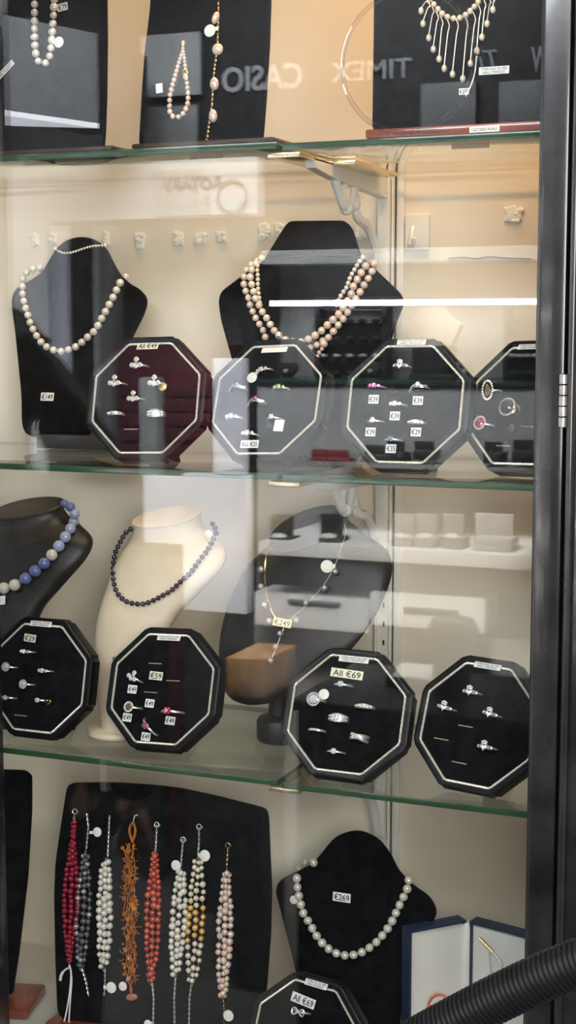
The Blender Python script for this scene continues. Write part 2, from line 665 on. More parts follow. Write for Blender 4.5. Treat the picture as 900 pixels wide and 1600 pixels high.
def bracket(zs, label):
    """ornate cast bracket in the plane of the shelf joint"""
    top = zs - ST - 0.0012
    t = thing('shelf_bracket', label, 'bracket', (RX, WALL - 0.01, top), 'ornate brackets under the shelf joints')
    bm = bmesh.new()
    hw = 0.006

    def yz(pts, th=hw):
        prism(bm, [(RX - th, y, z) for y, z in pts], (-1, 0, 0), 2 * th, 0.0012)
    yz([(0.045, top - 0.002), (0.292, top - 0.002), (0.292, top - 0.026), (0.20, top - 0.022), (0.12, top - 0.019), (0.085, top - 0.016), (0.052, top - 0.012)])
    # scrolls below the arm
    def tb(pts, r):
        line = smooth_line([(RX, y, z) for y, z in pts], 6)
        tube(bm, line, [a for a in r] if isinstance(r, list) else r, 8)
    tb([(0.120, top - 0.016), (0.135, top - 0.030), (0.150, top - 0.043), (0.166, top - 0.046), (0.180, top - 0.036), (0.186, top - 0.018)], 0.0055)
    tb([(0.150, top - 0.043), (0.147, top - 0.030), (0.155, top - 0.020)], 0.0045)
    tb([(0.186, top - 0.030), (0.192, top - 0.048), (0.205, top - 0.056), (0.228, top - 0.060), (0.250, top - 0.076), (0.268, top - 0.100), (0.280, top - 0.130)], 0.0058)
    ball(bm, (RX, 0.186, top - 0.040), 0.0075, 10)
    ball(bm, (RX, 0.160, top - 0.046), 0.0078, 10)
    obj('scroll_arm', bm, white_metal, t)
    bm = bmesh.new()
    box(bm, (RX - 0.007, 0.286, top - 0.140), (RX + 0.007, 0.2985, top - 0.002), 0, 0.001)
    obj('wall_foot', bm, white_metal, t)
    bm = bmesh.new()
    box(bm, (RX - 0.030, 0.006, top - 0.0055), (RX + 0.006, 0.120, top), 0, 0.0012)
    o = obj('clip_plate', bm, mat('brass_plate', (0.80, 0.66, 0.42), 0.22, 0.9, vary=0.1), t)
    o['label'] = 'shiny plate under the glass'
    bm = bmesh.new()
    box(bm, (RX + 0.003, 0.10, top - 0.0045), (RX + 0.032, 0.25, top), 0, 0.0012)
    o = obj('clip_plate', bm, MATS['brass_plate'], t)


bracket(S1, 'ornate white scroll bracket under the top shelf joint')
bracket(S2, 'ornate white scroll bracket under the middle shelf joint')
bracket(S3, 'ornate white scroll bracket under the lowest shelf joint')

# adhesive hook and the flakes left by others
wallF = Frame((0, WALL, 0))
hp = wallF.at(653, 364)
t = thing('adhesive_hook', 'white square adhesive hook stuck on the back wall below the top shelf', 'hook', wallF.M(hp))
k = pxm(hp)
bm = bmesh.new()
box(bm, (-19 * k, -0.006, -27 * k), (20 * k, 0, 27 * k), 0, 0.0012)
for v in bm.verts:
    v.co = WM[t.name] @ v.co
obj('backplate', bm, white_metal, t)
bm = bmesh.new()
tube(bm, smooth_line([WM[t.name] @ Vector(p) for p in [(-0.004, -0.006, 0.007), (-0.004, -0.010, 0.000), (-0.004, -0.013, -0.010), (-0.003, -0.018, -0.0155), (0.001, -0.023, -0.015), (0.003, -0.026, -0.007)]], 5), 0.0028, 8)
obj('hook_prong', bm, white_metal, t)

flakes = [(55, 375, 17, 25, 'leftmost on the back wall'), (83, 373, 16, 23, 'left of the single strand bust neck'),
          (167, 373, 10, 26, 'narrow one at the right of the single strand pearl bust'), (219, 377, 19, 28, 'square one above the pad priced All €49'),
          (279, 373, 21, 27, 'tall one left of a pair between the two pearl busts'), (313, 373, 22, 20, 'middle one between the two pearl busts'),
          (347, 371, 18, 18, 'right one between the two pearl busts'), (413, 362, 22, 30, 'left of the neck of the multi strand bust'),
          (438, 360, 20, 26, 'half hidden by the neck of the multi strand bust'), (564, 360, 24, 32, 'between the multi strand bust and the metal upright'),
          (803, 335, 30, 26, 'alone at right near the black door frame')]
for (px, py, wx, hy, where) in flakes:
    c = wallF.at(px, py)
    k = pxm(c)
    u0, v0 = wallF.uv(px, py)
    n = 18
    ptsl = []
    for i in range(n):
        a = 2 * PI * i / n
        q = max(abs(math.cos(a)), abs(math.sin(a)))
        rr = random.uniform(0.78, 1.05)
        if i % 6 == 3:
            rr *= 0.7
        ptsl.append(wallF.p(u0 + wx / 2 * k * math.cos(a) / q * rr, v0 + hy / 2 * k * math.sin(a) / q * rr, 0.0025))
    bm = bmesh.new()
    prism(bm, ptsl, wallF.N, 0.0025, 0.001)
    for i in range(4):
        ball(bm, wallF.p(u0 + random.uniform(-.3, .4) * wx * k, v0 + random.uniform(-.4, .4) * hy * k, 0.002), random.uniform(0.0018, 0.003), 6, 0, (1.4, 0.8, 1.1))
    tag(obj('plaster_flake', bm, patch_m), 'torn white adhesive patch, ' + where, 'adhesive patch', 'adhesive patches on the back wall')
bm = bmesh.new()  # thin raised tube stands for a crack line in the wall
tube(bm, smooth_line([wallF.at(x, y, 0.0008) for x, y in [(700, 404), (722, 402), (745, 404), (765, 401), (790, 403), (830, 404)]], 4), 0.0007, 5)
tag(obj('wall_crack', bm, mat('crack_grey', (0.25, 0.22, 0.19), 0.6)), 'thin dark crack line running along the back wall near the door frame', 'wire')

# the window glass and its black joinery
struct('window_1', bbox((XL + 0.0, PANE, FLOOR - 0.02), (XR, PANE + 0.006, ZT), 0), pane_glass)


def vbar(name, x0, x1, y0, y1, bev=0.003):
    return bbox((x0, y0, -1.10), (x1, y1, 1.30), bev)


xa = atY(838, 800, -0.06).x
xb = atY(884, 650, -0.075).x
bm = vbar('', xa + 0.003, xb, -0.085, 0.01, 0.004)
tube(bm, [(xa + 0.004, -0.064, -1.1), (xa + 0.004, -0.064, 1.1)], 0.0065, 12)
struct('trim_right', bm, frame_black)
x0 = atY(5, 1100, -0.028).x
struct('trim_left', vbar('', x0 - 0.06, x0, -0.075, -0.028), frame_black)
bm = vbar('', xb + 0.005, xb + 0.30, -0.088, -0.03, 0.003)
tube(bm, [(xb + 0.008, -0.090, -1.1), (xb + 0.008, -0.090, 1.1)], 0.004, 10)
dr = struct('door_1', bm, frame_black)
struct('trim_light_block', bbox((XL, -0.085, 0.52), (xa, -0.045, 1.30), 0.004), frame_black)  # unseen rail added to keep the front light off the top row
bm = bmesh.new()
hz0, hz1 = atY(886, 668, -0.09).z, atY(889, 584, -0.09).z
for i in range(5):
    a = hz0 + (hz1 - hz0) * i / 5
    b = hz0 + (hz1 - hz0) * (i + 1) / 5
    lathe(bm, [(0.003, a + 0.0003), (0.0042, a + 0.0007), (0.0042, b - 0.0007), (0.003, b - 0.0003)], (xb + 0.001, -0.0915, 0), seg=14)
obj('hinge', bm, hinge_m, dr)

# ------------------------------------------------------------------ octagonal ring pads
OW = 0.141
T8 = math.tan(PI / 8)


def octo(r, y):
    t = r * T8
    return [Vector((x, y, z)) for x, z in ((-t, r), (t, r), (r, t), (r, -t), (t, -r), (-t, -r), (-r, -t), (-r, t))]


def make_tray():
    bm = bmesh.new()
    R = OW / 2
    prof = [(R - 0.002, 0.020), (R, 0.018), (R, 0.003), (R - 0.0008, 0.0008), (R - 0.0025, 0.0), (R - 0.0075, 0.0004), (R - 0.0105, 0.0016), (R - 0.0105, 0.006)]
    rings = [[bm.verts.new(p) for p in octo(r, y)] for r, y in prof]
    for A, B in zip(rings[:-1], rings[1:]):
        for i in range(8):
            bm.faces.new((A[i], A[(i + 1) % 8], B[(i + 1) % 8], B[i]))
    bm.faces.new(rings[0])
    bm.faces.new(rings[-1])
    bmesh.ops.bevel(bm, geom=[e for e in bm.edges if abs(e.verts[0].co.y - e.verts[1].co.y) > 0.001 and e.verts[0].co.length > R * 0.9], offset=0.004, segments=3, affect='EDGES')
    return finish(bm, 'octagon_tray', tray_black)


def make_rope():
    bm = bmesh.new()
    R = OW / 2 - 0.0088
    c = octo(R, 0.0002)
    pts = []
    for i in range(8):
        a, b = c[i], c[(i + 1) % 8]
        d = (b - a)
        for k in range(44):
            f = 0.035 + 0.93 * k / 43
            pts.append(a + d * f)
    n = len(pts)
    rs = [0.00125 + 0.00030 * math.cos(i * PI) for i in range(n)]
    tube(bm, pts, rs, 6, True)
    return finish(bm, 'octagon_rope', rope_m)


def make_pad():
    bm = bmesh.new()
    R = OW / 2 - 0.0098
    rings = [[bm.verts.new(p) for p in octo(r, y)] for r, y in ((R, 0.006), (R, 0.0015), (R - 0.002, 0.0002), (R - 0.006, -0.0004))]
    for A, B in zip(rings[:-1], rings[1:]):
        for i in range(8):
            bm.faces.new((A[i], A[(i + 1) % 8], B[(i + 1) % 8], B[i]))
    bm.faces.new(rings[-1])
    bm.faces.new(rings[0])
    return finish(bm, 'octagon_pad', velvet)


TRAY, ROPE, PAD = make_tray(), make_rope(), make_pad()
bm = bmesh.new()
box(bm, (-0.0085, -0.0012, -0.0006), (0.0085, 0.0005, 0.0006), 0, 0.0004)
SLOT = finish(bm, 'ring_slot', slot_m)


def pad(fr, label, group=None, sticker=None, stxt='STERLING SILVER\nHALL MARKED', smat=None, sw=44, sh=10, slots=(), zs=0.0):
    t = thing('octagonal_ring_pad', label, 'ring display', fr.M(), group or 'octagonal velvet ring pads')
    inst('tray', TRAY, t)
    inst('rope_trim', ROPE, t)
    v = inst('velvet_face', PAD, t)
    # strut behind, from the tray back down to the shelf
    Mi = fr.M()
    bm = bmesh.new()
    a = Mi @ Vector((0, 0.018, 0.020))
    low = Mi @ Vector((0, 0.018, -OW / 2))
    foot = Vector((a.x, a.y, zs)) + Vector((-fr.N.x, -fr.N.y, 0)).normalized() * (0.028 + (a.y - low.y) * 0.2)
    hw = fr.U * 0.018
    p = [a - hw * 0.6, a + hw * 0.6, foot + hw, foot - hw]
    n = (p[1] - p[0]).cross(p[3] - p[0]).normalized()
    prism(bm, p, n, 0.002)
    obj('easel_strut', bm, tray_black, t)
    if sticker:
        d = card('sticker', fr, sticker[0], sticker[1], sw, sh, stxt, mm=smat or card_m, parent=t, off=0.0014, lay=-0.35, tilt=0.0)
    for s in slots:
        u, vv = fr.uv(*s)
        inst('ring_slot', SLOT, t, Matrix.Translation((u, -0.0003, vv)))
    return t


FR = {}
for kname, vals in {
    'a': (-0.7876, 0.0335, 0.0700, 0.0638, 0.3000, 0.0302), 'b': (-0.6529, 0.0560, 0.0685, -0.0871, 0.4000, 0.0481),
    'c': (-0.4958, 0.0545, 0.0722, -0.0390, 0.2659, 0.0087), 'd': (-0.3720, 0.0640, 0.0709, -0.3246, 0.3378, 0.0344),
    'e': (-0.9414, 0.0481, -0.2565, 0.0, 0.2300, 0.0), 'f': (-0.7804, 0.0518, -0.2598, -0.0272, 0.3611, 0.0432),
    'g': (-0.5510, 0.0326, -0.2605, 0.0639, 0.4000, -0.0262), 'h': (-0.4088, 0.0397, -0.2592, -0.1677, 0.3494, -0.0271)}.items():
    FR[kname] = Frame(vals[:3], *vals[3:])
FR['i'] = Frame(atZ(487, 1535, FLOOR + 0.134) - Vector((0, 0.0226, 0.0667)), -0.10, 0.33, -0.06)


def rest(fr, zs):
    """lower the pad so that its lowest point stands on the shelf"""
    Mi = fr.M()
    low = min((Mi @ p).z for y in (0.002, 0.0195) for p in octo(OW / 2 - 0.0005, y))
    fr.o.z += zs - low


for kname in 'abcd':
    rest(FR[kname], S2 + ST + (0.0022 if kname in 'ab' else 0.0003))
for kname in 'efgh':
    rest(FR[kname], S3 + ST + (0.0022 if kname in 'ef' else 0.0003))
rest(FR['i'], FLOOR + 0.0003)

z2a, z2b, z3a, z3b = S2 + ST + 0.0012, S2 + ST, S3 + ST + 0.002, S3 + ST
pad(FR['a'], 'black octagonal ring pad with a card All €49 on its top rim', sticker=(231, 541), stxt='All €49', smat=card_y, sw=34, sh=12, slots=[(205, 671)], zs=z2a)
pad(FR['b'], 'black octagonal ring pad holding the card ALL €25', sticker=(429, 547), stxt=None, sw=42, zs=z2a)
pad(FR['c'], 'black octagonal ring pad with seven rings and six price cards', sticker=(643, 535), sw=45, zs=z2b)
pad(FR['d'], 'black octagonal ring pad of large cocktail rings, cut off by the door frame', sticker=(829, 542), sw=42, slots=[(787, 697), (826, 667)], zs=z2b)
pad(FR['e'], 'black octagonal ring pad holding the card €29, cut off by the left frame', sticker=(64, 975), sw=36, sh=9, slots=[(33, 1118)], zs=z3a)
pad(FR['f'], 'black octagonal ring pad with coloured stone rings before the cream bust', sticker=(264, 997), sw=38, sh=9, slots=[(243, 1037), (271, 1064), (236, 1082)], zs=z3a)
pad(FR['g'], 'black octagonal ring pad holding the card All €69 on the third shelf', sticker=(553, 1031), sw=46, zs=z3b)
pad(FR['h'], 'black octagonal ring pad with four claddagh rings and three empty slots', sticker=(762, 1041), sw=43, slots=[(728, 1135), (690, 1155), (718, 1192)], zs=z3b)
pad(FR['i'], 'black octagonal ring pad at the bottom in front of the €269 pearl bust', sticker=(494, 1538), sw=37, zs=FLOOR)


# ------------------------------------------------------------------ rings
def band_mesh(name, R=0.0085, wz=0.0009, th=0.0007, mm=None, flare=0.0, ridges=0):
    bm = bmesh.new()
    pts, n = [], 26
    rings = []
    for i in range(n + 1):
        a = PI * (-0.06 + 1.12 * i / n)
        c = Vector((R * math.cos(a), -R * math.sin(a), 0))
        rad = Vector((math.cos(a), -math.sin(a), 0))
        wv = wz * (1 + flare * max(0, math.sin(a)) ** 3)
        tv = th * (1 + (0.25 * math.cos(i * PI) if ridges else 0))
        rings.append([bm.verts.new(c + rad * tv * math.cos(q) + Vector((0, 0, wv * math.sin(q)))) for q in [2 * PI * k / 8 for k in range(8)]])
    for A, B in zip(rings[:-1], rings[1:]):
        for k in range(8):
            bm.faces.new((A[k], A[(k + 1) % 8], B[(k + 1) % 8], B[k]))
    bm.faces.new(rings[0])
    bm.faces.new(rings[-1])
    return finish(bm, name, mm or silver)


def gem_bm(bm, c, r, seg=8, sc=(1, 1)):
    """brilliant cut facing -Y"""
    c = Vector(c)
    prof = [(0.02, 0.75), (r * 0.55, 0.35), (r, 0.0), (r * 0.96, -0.12), (r * 0.60, -0.42)]
    rings = []
    for q, (rr, h) in enumerate(prof):
        ph = PI / seg * (q % 2)
        rings.append([bm.verts.new(c + Vector((rr * sc[0] * math.cos(2 * PI * k / seg + ph) if q else 0.0001 * math.cos(2 * PI * k / seg), h * r, rr * sc[1] * math.sin(2 * PI * k / seg + ph) if q else 0.0001 * math.sin(2 * PI * k / seg)))) for k in range(seg)])
    for A, B in zip(rings[:-1], rings[1:]):
        for k in range(seg):
            bm.faces.new((A[k], A[(k + 1) % seg], B[(k + 1) % seg]))
            bm.faces.new((A[k], B[(k + 1) % seg], B[k]))
    bm.faces.new(rings[-1])
    return bm


GM = {}


def gem(r, mm, sc=(1, 1), seg=8):
    k = (round(r, 5), mm.name, sc, seg)
    if k not in GM:
        GM[k] = finish(gem_bm(bmesh.new(), (0, 0, 0), r, seg, sc), 'stone_' + mm.name, mm, smooth=False)
    return GM[k]


BAND = {'thin': band_mesh('thin_band'), 'wide': band_mesh('wide_band', wz=0.0026, th=0.0006, flare=0.5), 'mid': band_mesh('mid_band', wz=0.0015, flare=0.4),
        'gold': band_mesh('gold_band', mm=gold), 'milgrain': band_mesh('ridged_band', wz=0.0012, ridges=1), 'big': band_mesh('broad_band', R=0.0095, wz=0.0036, th=0.0009, mm=gold, flare=0.8)}
HF = -0.0092
PM = {}


def shared(key, build, mm, smooth=True):
    if key not in PM:
        bm = bmesh.new()
        build(bm)
        PM[key] = finish(bm, key, mm, smooth)
    return PM[key]


def claddagh_head(bm):
    pts = []
    for i in range(24):
        a = 2 * PI * i / 24
        x = 16 * math.sin(a) ** 3
        y = 13 * math.cos(a) - 5 * math.cos(2 * a) - 2 * math.cos(3 * a) - math.cos(4 * a)
        pts.append(Vector((x, 0, y)) * 0.00019 + Vector((0, HF - 0.0022, -0.0006)))
    prism(bm, pts, (0, -1, 0), 0.0018, 0.0006)


def crown_head(bm):
    for x, h in ((-0.0024, 0.0012), (-0.0012, 0.0017), (0, 0.0022), (0.0012, 0.0017), (0.0024, 0.0012)):
        tube(bm, [(x * 0.7, HF - 0.001, 0.0022), (x, HF - 0.0014, 0.0030 + h)], [0.0006, 0.0003], 6)
        ball(bm, (x, HF - 0.0014, 0.0032 + h), 0.0006, 6)
    tube(bm, [(-0.0026, HF - 0.001, 0.0026), (0, HF - 0.0019, 0.0024), (0.0026, HF - 0.001, 0.0026)], 0.0006, 6)


def hand_shape(s):
    def f(bm):
        for k in range(4):
            z = -0.0013 + k * 0.0009
            tube(bm, [(s * 0.0062, HF + 0.0022, z * 0.7), (s * 0.0045, HF - 0.0004, z), (s * 0.0027, HF - 0.0022, z * 0.9)], [0.0005, 0.00055, 0.00042], 6)
        ball(bm, (s * 0.0062, HF + 0.0018, 0), 0.0015, 8, 0, (1.1, 0.9, 1.1))
    return f


def prongs(r):
    def f(bm):
        for k in range(4):
            a = PI / 4 + PI / 2 * k
            tube(bm, [(r * 0.5 * math.cos(a), HF + 0.0012, r * 0.5 * math.sin(a)), (r * 1.02 * math.cos(a), HF - 0.0024, r * 1.02 * math.sin(a))], 0.00035, 6)
        lathe(bm, [(r * 0.45, 0.0), (r * 0.55, 0.0006), (r * 0.95, 0.0022), (r * 0.85, 0.0022)], (0, HF + 0.0012, 0), (0, -1, 0), 14)
    return f


def halo_shape(r, n, sx=1.0, sz=1.0):
    def f(bm):
        for k in range(n):
            a = 2 * PI * k / n
            gem_bm(bm, (r * sx * math.cos(a), HF - 0.0022, r * sz * math.sin(a)), 0.0010, 6)
    return f


RING_CAT = 'ring'


def ring(fr, px, py, kind, label, group, sc=1.0, spin=0.0, stone=None):
    sc *= 1.18
    p = fr.at(px, py, 0.0)
    M = fr.M(p) @ Matrix.Rotation(spin, 4, 'Y') @ Matrix.Diagonal((sc, sc, sc, 1))
    # the head stands off the velvet towards the viewer: keep its picture place
    d = ray(px, py)
    off = 0.0085 * sc
    q = fr.at(px, py, off) - fr.N * off
    M.translation = q
    t = thing('ring', label, RING_CAT, M, group)
    st = stone or gem_clear
    if kind == 'claddagh':
        inst('band', BAND['thin'], t)
        inst('heart', shared('claddagh_heart', claddagh_head, silver), t)
        inst('crown', shared('claddagh_crown', crown_head, silver), t)
        inst('hand', shared('claddagh_hand_l', hand_shape(-1), silver), t)
        inst('hand', shared('claddagh_hand_r', hand_shape(1), silver), t)
    elif kind == 'trefoil':       # three round stones with a fourth above
        inst('band', BAND['thin'], t)
        inst('setting', shared('trefoil_prongs', prongs(0.0026), gold), t)
        for x, z, r in ((0, 0.0046, 0.0026), (-0.0040, -0.0008, 0.0025), (0.0040, -0.0008, 0.0025), (0, -0.0022, 0.0022)):
            inst('stone', gem(r, st), t, Matrix.Translation((x, HF - 0.002, z)))
    elif kind == 'solitaire':
        inst('band', BAND['thin'], t)
        inst('setting', shared('solitaire_prongs', prongs(0.0026), silver), t)
        inst('stone', gem(0.0027, st), t, Matrix.Translation((0, HF - 0.0018, 0)))
    elif kind == 'trilogy':
        inst('band', BAND['thin'], t)
        inst('setting', shared('solitaire_prongs', prongs(0.0026), silver), t)
        for x, r in ((-0.0043, 0.0019), (0, 0.0026), (0.0043, 0.0019)):
            inst('stone', gem(r, st), t, Matrix.Translation((x, HF - 0.0016 + abs(x) * 0.28, 0)))
    elif kind == 'halo':
        inst('band', BAND['thin'], t)
        inst('setting', shared('halo_prongs', prongs(0.0030), silver), t)
        inst('halo', shared('halo_ring', halo_shape(0.0042, 14), gem_clear, False), t)
        inst('stone', gem(0.0032, st), t, Matrix.Translation((0, HF - 0.002, 0)))
    elif kind == 'eternity':
        inst('band', BAND['mid'], t)
        for k in range(7):
            a = PI * (0.24 + 0.52 * k / 6)
            inst('stone', gem(0.0013, st), t, Matrix.Translation((0.0098 * math.cos(a), -0.0098 * math.sin(a), 0)) @ Matrix.Rotation(PI / 2 - a, 4, 'Z'))
    elif kind == 'pave':
        inst('band', BAND['wide'], t)
        for k in range(8):
            for z in (-0.0013, 0.0013):
                a = PI * (0.20 + 0.60 * k / 7)
                inst('stone', gem(0.0012, st), t, Matrix.Translation((0.0095 * math.cos(a), -0.0095 * math.sin(a), z)) @ Matrix.Rotation(PI / 2 - a, 4, 'Z'))
    elif kind == 'crossover':
        for s in (-1, 1):
            inst('band', BAND['mid'], t, Matrix.Translation((0, 0, 0)) @ Matrix.Rotation(0.24 * s, 4, 'Y'))
        for k in range(5):
            inst('stone', gem(0.0011, st), t, Matrix.Translation((-0.005 + 0.0025 * k, HF - 0.001 + abs(k - 2) * 0.0006, 0.0014 - 0.0007 * k)))
    elif kind == 'wave':
        inst('band', BAND['thin'], t)
        inst('swirl', shared('swirl', lambda bm: (tube(bm, smooth_line([(-0.010, -0.003, -0.004), (-0.0066, -0.007, -0.0005), (-0.002, -0.0098, 0.0015), (0.003, -0.0098, 0.0008), (0.008, -0.006, 0.001)], 6), [0.0010] * 25, 8)), silver), t)
        inst('stone', gem(0.0023, st), t, Matrix.Translation((0.0005, HF - 0.0022, 0.0018)))
    elif kind == 'cushion':
        inst('band', BAND['thin'], t)
        inst('halo', shared('cushion_halo', halo_shape(0.0056, 18), gem_clear, False), t)
        inst('setting', shared('cushion_prongs', prongs(0.0040), silver), t)
        inst('stone', gem(0.0044, st, seg=8), t, Matrix.Translation((0, HF - 0.002, 0)))
    elif kind == 'marquise':
        inst('band', BAND['thin'], t)
        inst('halo', shared('marquise_halo', halo_shape(0.0060, 22, 0.85, 1.45), gem_clear, False), t)
        inst('setting', shared('marquise_rim', lambda bm: tube(bm, [(0.0042 * math.cos(a), HF - 0.0016, 0.0072 * math.sin(a)) for a in [2 * PI * i / 24 for i in range(24)]], 0.0007, 6, True), gold), t)
        inst('stone', gem(0.0036, st, (0.8, 1.5)), t, Matrix.Translation((0, HF - 0.002, 0)))
    elif kind == 'cocktail':
        inst('band', BAND['big'], t)
        inst('halo', shared('cocktail_halo', halo_shape(0.0078, 22), gem_clear, False), t)
        inst('stone', gem(0.0070, st, seg=12), t, Matrix.Translation((0, HF - 0.003, 0)))
    elif kind == 'infinity':
        inst('band', BAND['thin'], t)
        inst('infinity_loop', shared('infinity_loop', lambda bm: tube(bm, [(0.0062 * math.sin(a), HF - 0.0014 - 0.0005 * math.cos(a), 0.0029 * math.sin(2 * a)) for a in [2 * PI * i / 40 for i in range(40)]], 0.0009, 8, True), silver), t)
        inst('stone', gem(0.0014, st), t, Matrix.Translation((0, HF - 0.003, 0)))
    elif kind == 'plain':
        inst('band', BAND['milgrain'], t)
        for k in range(4):
            inst('stone', gem(0.0010, st), t, Matrix.Translation((-0.003 + 0.002 * k, HF - 0.0008 + abs(k - 1.5) * 0.0005, 0.0002)))
    return t


def disc_tag(name, p, n, r, label=None, parent=None, mm=None, neck=None, th=0.0005, group=None, sx=1.0):
    """round paper jewellery tag facing n, with its little neck towards point neck"""
    bm = bmesh.new()
    p, n = Vector(p), Vector(n).normalized()
    lathe(bm, [(r * 0.97, 0), (r, th * 0.3), (r, th * 0.8), (r * 0.97, th)], p, n, 28)
    if neck is not None:
        q = Vector(neck)
        d = (q - p)
        d = d - n * d.dot(n)
        if d.length > r * 0.9:
            side = n.cross(d.normalized()) * r * 0.30
            a, b = p + d.normalized() * r * 0.8, p + d
            prism(bm, [a - side + n * th, b - side + n * th, b + side + n * th, a + side + n * th], n, th)
    o = obj(name, bm, mm or tag_m, parent)
    if label and parent is None:
        tag(o, label, 'price tag', group)
    return o


def facing(p):
    return (CAM - Vector(p)).normalized()


GA, GB, GC_, GD, GE, GF, GG, GH, GI = ['rings on the ' + s for s in (
    'pad priced All €49', 'pad with the ALL €25 card', 'pad of seven €39 rings', 'cocktail ring pad', 'pad with the €29 card', 'pad with red and pink stones', 'pad with the All €69 card on the third shelf',
    'claddagh ring pad', 'bottom pad')]
E49 = ' on the All €49 pad'
r_ = ring
r_(FR['a'], 214, 570, 'trefoil', 'warm toned cluster ring alone at the top' + E49, GA, 1.0)
r_(FR['a'], 180, 598, 'trefoil', 'clear stone cluster ring at the upper left' + E49, GA, 1.0)
r_(FR['a'], 242, 598, 'trefoil', 'clear cluster ring at the upper right, with tag,' + E49, GA, 1.0)
r_(FR['a'], 209, 622, 'trefoil', 'clear stone cluster ring in the middle' + E49, GA, 0.95)
r_(FR['a'], 177, 645, 'eternity', 'thin band of small stones at the lower left' + E49, GA, 0.95)
r_(FR['a'], 240, 645, 'pave', 'wide stone set band at the lower right' + E49, GA, 1.0)
pt = FR['a'].at(254, 604, 0.006)
disc_tag('paper_tag', pt, FR['a'].N, 0.0048, 'small round gold tag hanging from the upper right ring' + E49, mm=mat('gold_foil_tag', (0.72, 0.50, 0.20), 0.35, 0.6))
E25 = ' on the ALL €25 pad'
r_(FR['b'], 370, 604, 'wave', 'gold toned swirl ring at the upper left' + E25, GB, 0.95, 0.15, gem_pink)
r_(FR['b'], 409, 578, 'trilogy', 'silver stone ring with white tag at the top' + E25, GB, 0.95, -0.3)
r_(FR['b'], 436, 605, 'trilogy', 'silver ring with pale green stone at the upper right' + E25, GB, 0.95, 0, gem_green)
r_(FR['b'], 399, 626, 'wave', 'small ring with a violet stone in the middle' + E25, GB, 0.95, 0.1, gem_pink)
r_(FR['b'], 362, 651, 'trilogy', 'silver heart cluster ring at the lower left' + E25, GB, 1.05)
r_(FR['b'], 387, 677, 'trilogy', 'silver stone ring just above the printed card' + E25, GB, 1.05)
r_(FR['b'], 425, 652, 'solitaire', 'ring holding a square paper tag at the lower right' + E25, GB, 0.95)
pt = FR['b'].at(394, 590, 0.006)
disc_tag('paper_tag', pt, FR['b'].N, 0.0060, 'round white tag beside the topmost ring' + E25, neck=FR['b'].at(404, 580, 0.006))
card('price_card', FR['b'], 436, 665, 16, 19, None, label='square paper tag hanging from the lower right ring' + E25, off=0.010, tilt=-0.06)
card('price_card', FR['b'], 390, 694, 30, 13, 'ALL €25', label='white card printed ALL €25', off=0.0008)
bm = bmesh.new()
ball(bm, FR['b'].at(421, 665, 0.005), 0.0046, 12)
tag(obj('black_bead', bm, gem_dark), 'small black bead beside the square paper tag' + E25, 'bead')
E39 = ' on the seven ring €39 pad'
for i, (x, y, kd, wh, g) in enumerate(((625, 571, 'claddagh', 'crowned ring alone at the top', None), (585, 603, 'trilogy', 'small rose toned ring at the upper left', gem_pink), (653, 604, 'wave', 'swirl ring at the upper right', None),
                                       (618, 631, 'trilogy', 'three stone ring in the centre', None), (583, 657, 'solitaire', 'single stone ring at the lower left', None), (648, 659, 'eternity', 'slim stone band at the lower right', None),
                                       (611, 686, 'solitaire', 'blue stone ring lowest', mat('blue_stone', (0.10, 0.13, 0.30), 0.06, 0.3, vary=0.3, vscale=700, coat=1)))):
    r_(FR['c'], x, y, kd, wh + E39, GC_, 0.95, 0, g)
for (x, y, s, wh) in ((584, 624, '€39', 'under the upper left ring'), (653, 626, '€39', 'under the upper right ring'), (617, 650, '€39', 'under the centre ring'), (579, 675, '€39', 'under the lower left ring'),
                      (650, 675, '€29', 'under the lower right ring'), (611, 701, '€35', 'under the lowest ring')):
    card('price_card', FR['c'], x, y, 16, 14, s, label='card printed %s %s' % (s, wh) + E39, group='price cards on the pad of seven rings')
ED = ' on the cocktail ring pad'
r_(FR['d'], 764, 611, 'marquise', 'long pointed halo ring at the upper left' + ED, GD, 1.0, -0.25, gem_amber)
r_(FR['d'], 795, 637, 'cocktail', 'broad ring with a large dark round stone' + ED, GD, 0.95, 0.15, gem_dark)
r_(FR['d'], 752, 662, 'cushion', 'square halo ring with dark red stone' + ED, GD, 1.0, 0, gem_red)
bm = bmesh.new()
ball(bm, FR['d'].at(801, 669, 0.004), 0.0052, 12)
tag(obj('black_bead', bm, gem_dark), 'black ball below the large dark round stone' + ED, 'bead')
E29 = ' on the €29 pad'
for (x, y, kd, wh, g) in ((39, 1018, 'trilogy', 'stone ring right below the card', None), (11, 1042, 'halo', 'round halo ring at the upper left edge', None), (67, 1048, 'trilogy', 'three stone ring at the upper right', None),
                          (38, 1069, 'halo', 'flower shaped ring in the centre', None), (10, 1090, 'solitaire', 'ring at the lower left edge', None), (60, 1094, 'solitaire', 'ring with a gold heart tag at the lower right', None)):
    r_(FR['e'], x, y, kd, wh + E29, GE, 0.92, 0, g)
card('price_card', FR['e'], 47, 997, 20, 12, '€29', mm=card_y, label='cream card printed €29 at the left of the third shelf', tilt=-0.06)
c0 = FR['e'].at(74, 1097, 0.009)
pts = []
for i in range(24):
    a = 2 * PI * i / 24
    x = 16 * math.sin(a) ** 3
    y = 13 * math.cos(a) - 5 * math.cos(2 * a) - 2 * math.cos(3 * a) - math.cos(4 * a)
    pts.append(c0 + (FR['e'].U * x + FR['e'].V * y) * 0.00027)
bm = bmesh.new()
prism(bm, pts, FR['e'].N, 0.0012, 0.0005)
tag(obj('heart_tag', bm, gold), 'small gold heart tag beside the lower right ring' + E29, 'tag')
EF = ' on the pad before the cream bust'
r_(FR['f'], 208, 1058, 'trefoil', 'two stone clear ring at the upper left' + EF, GF, 0.95, 0.5)
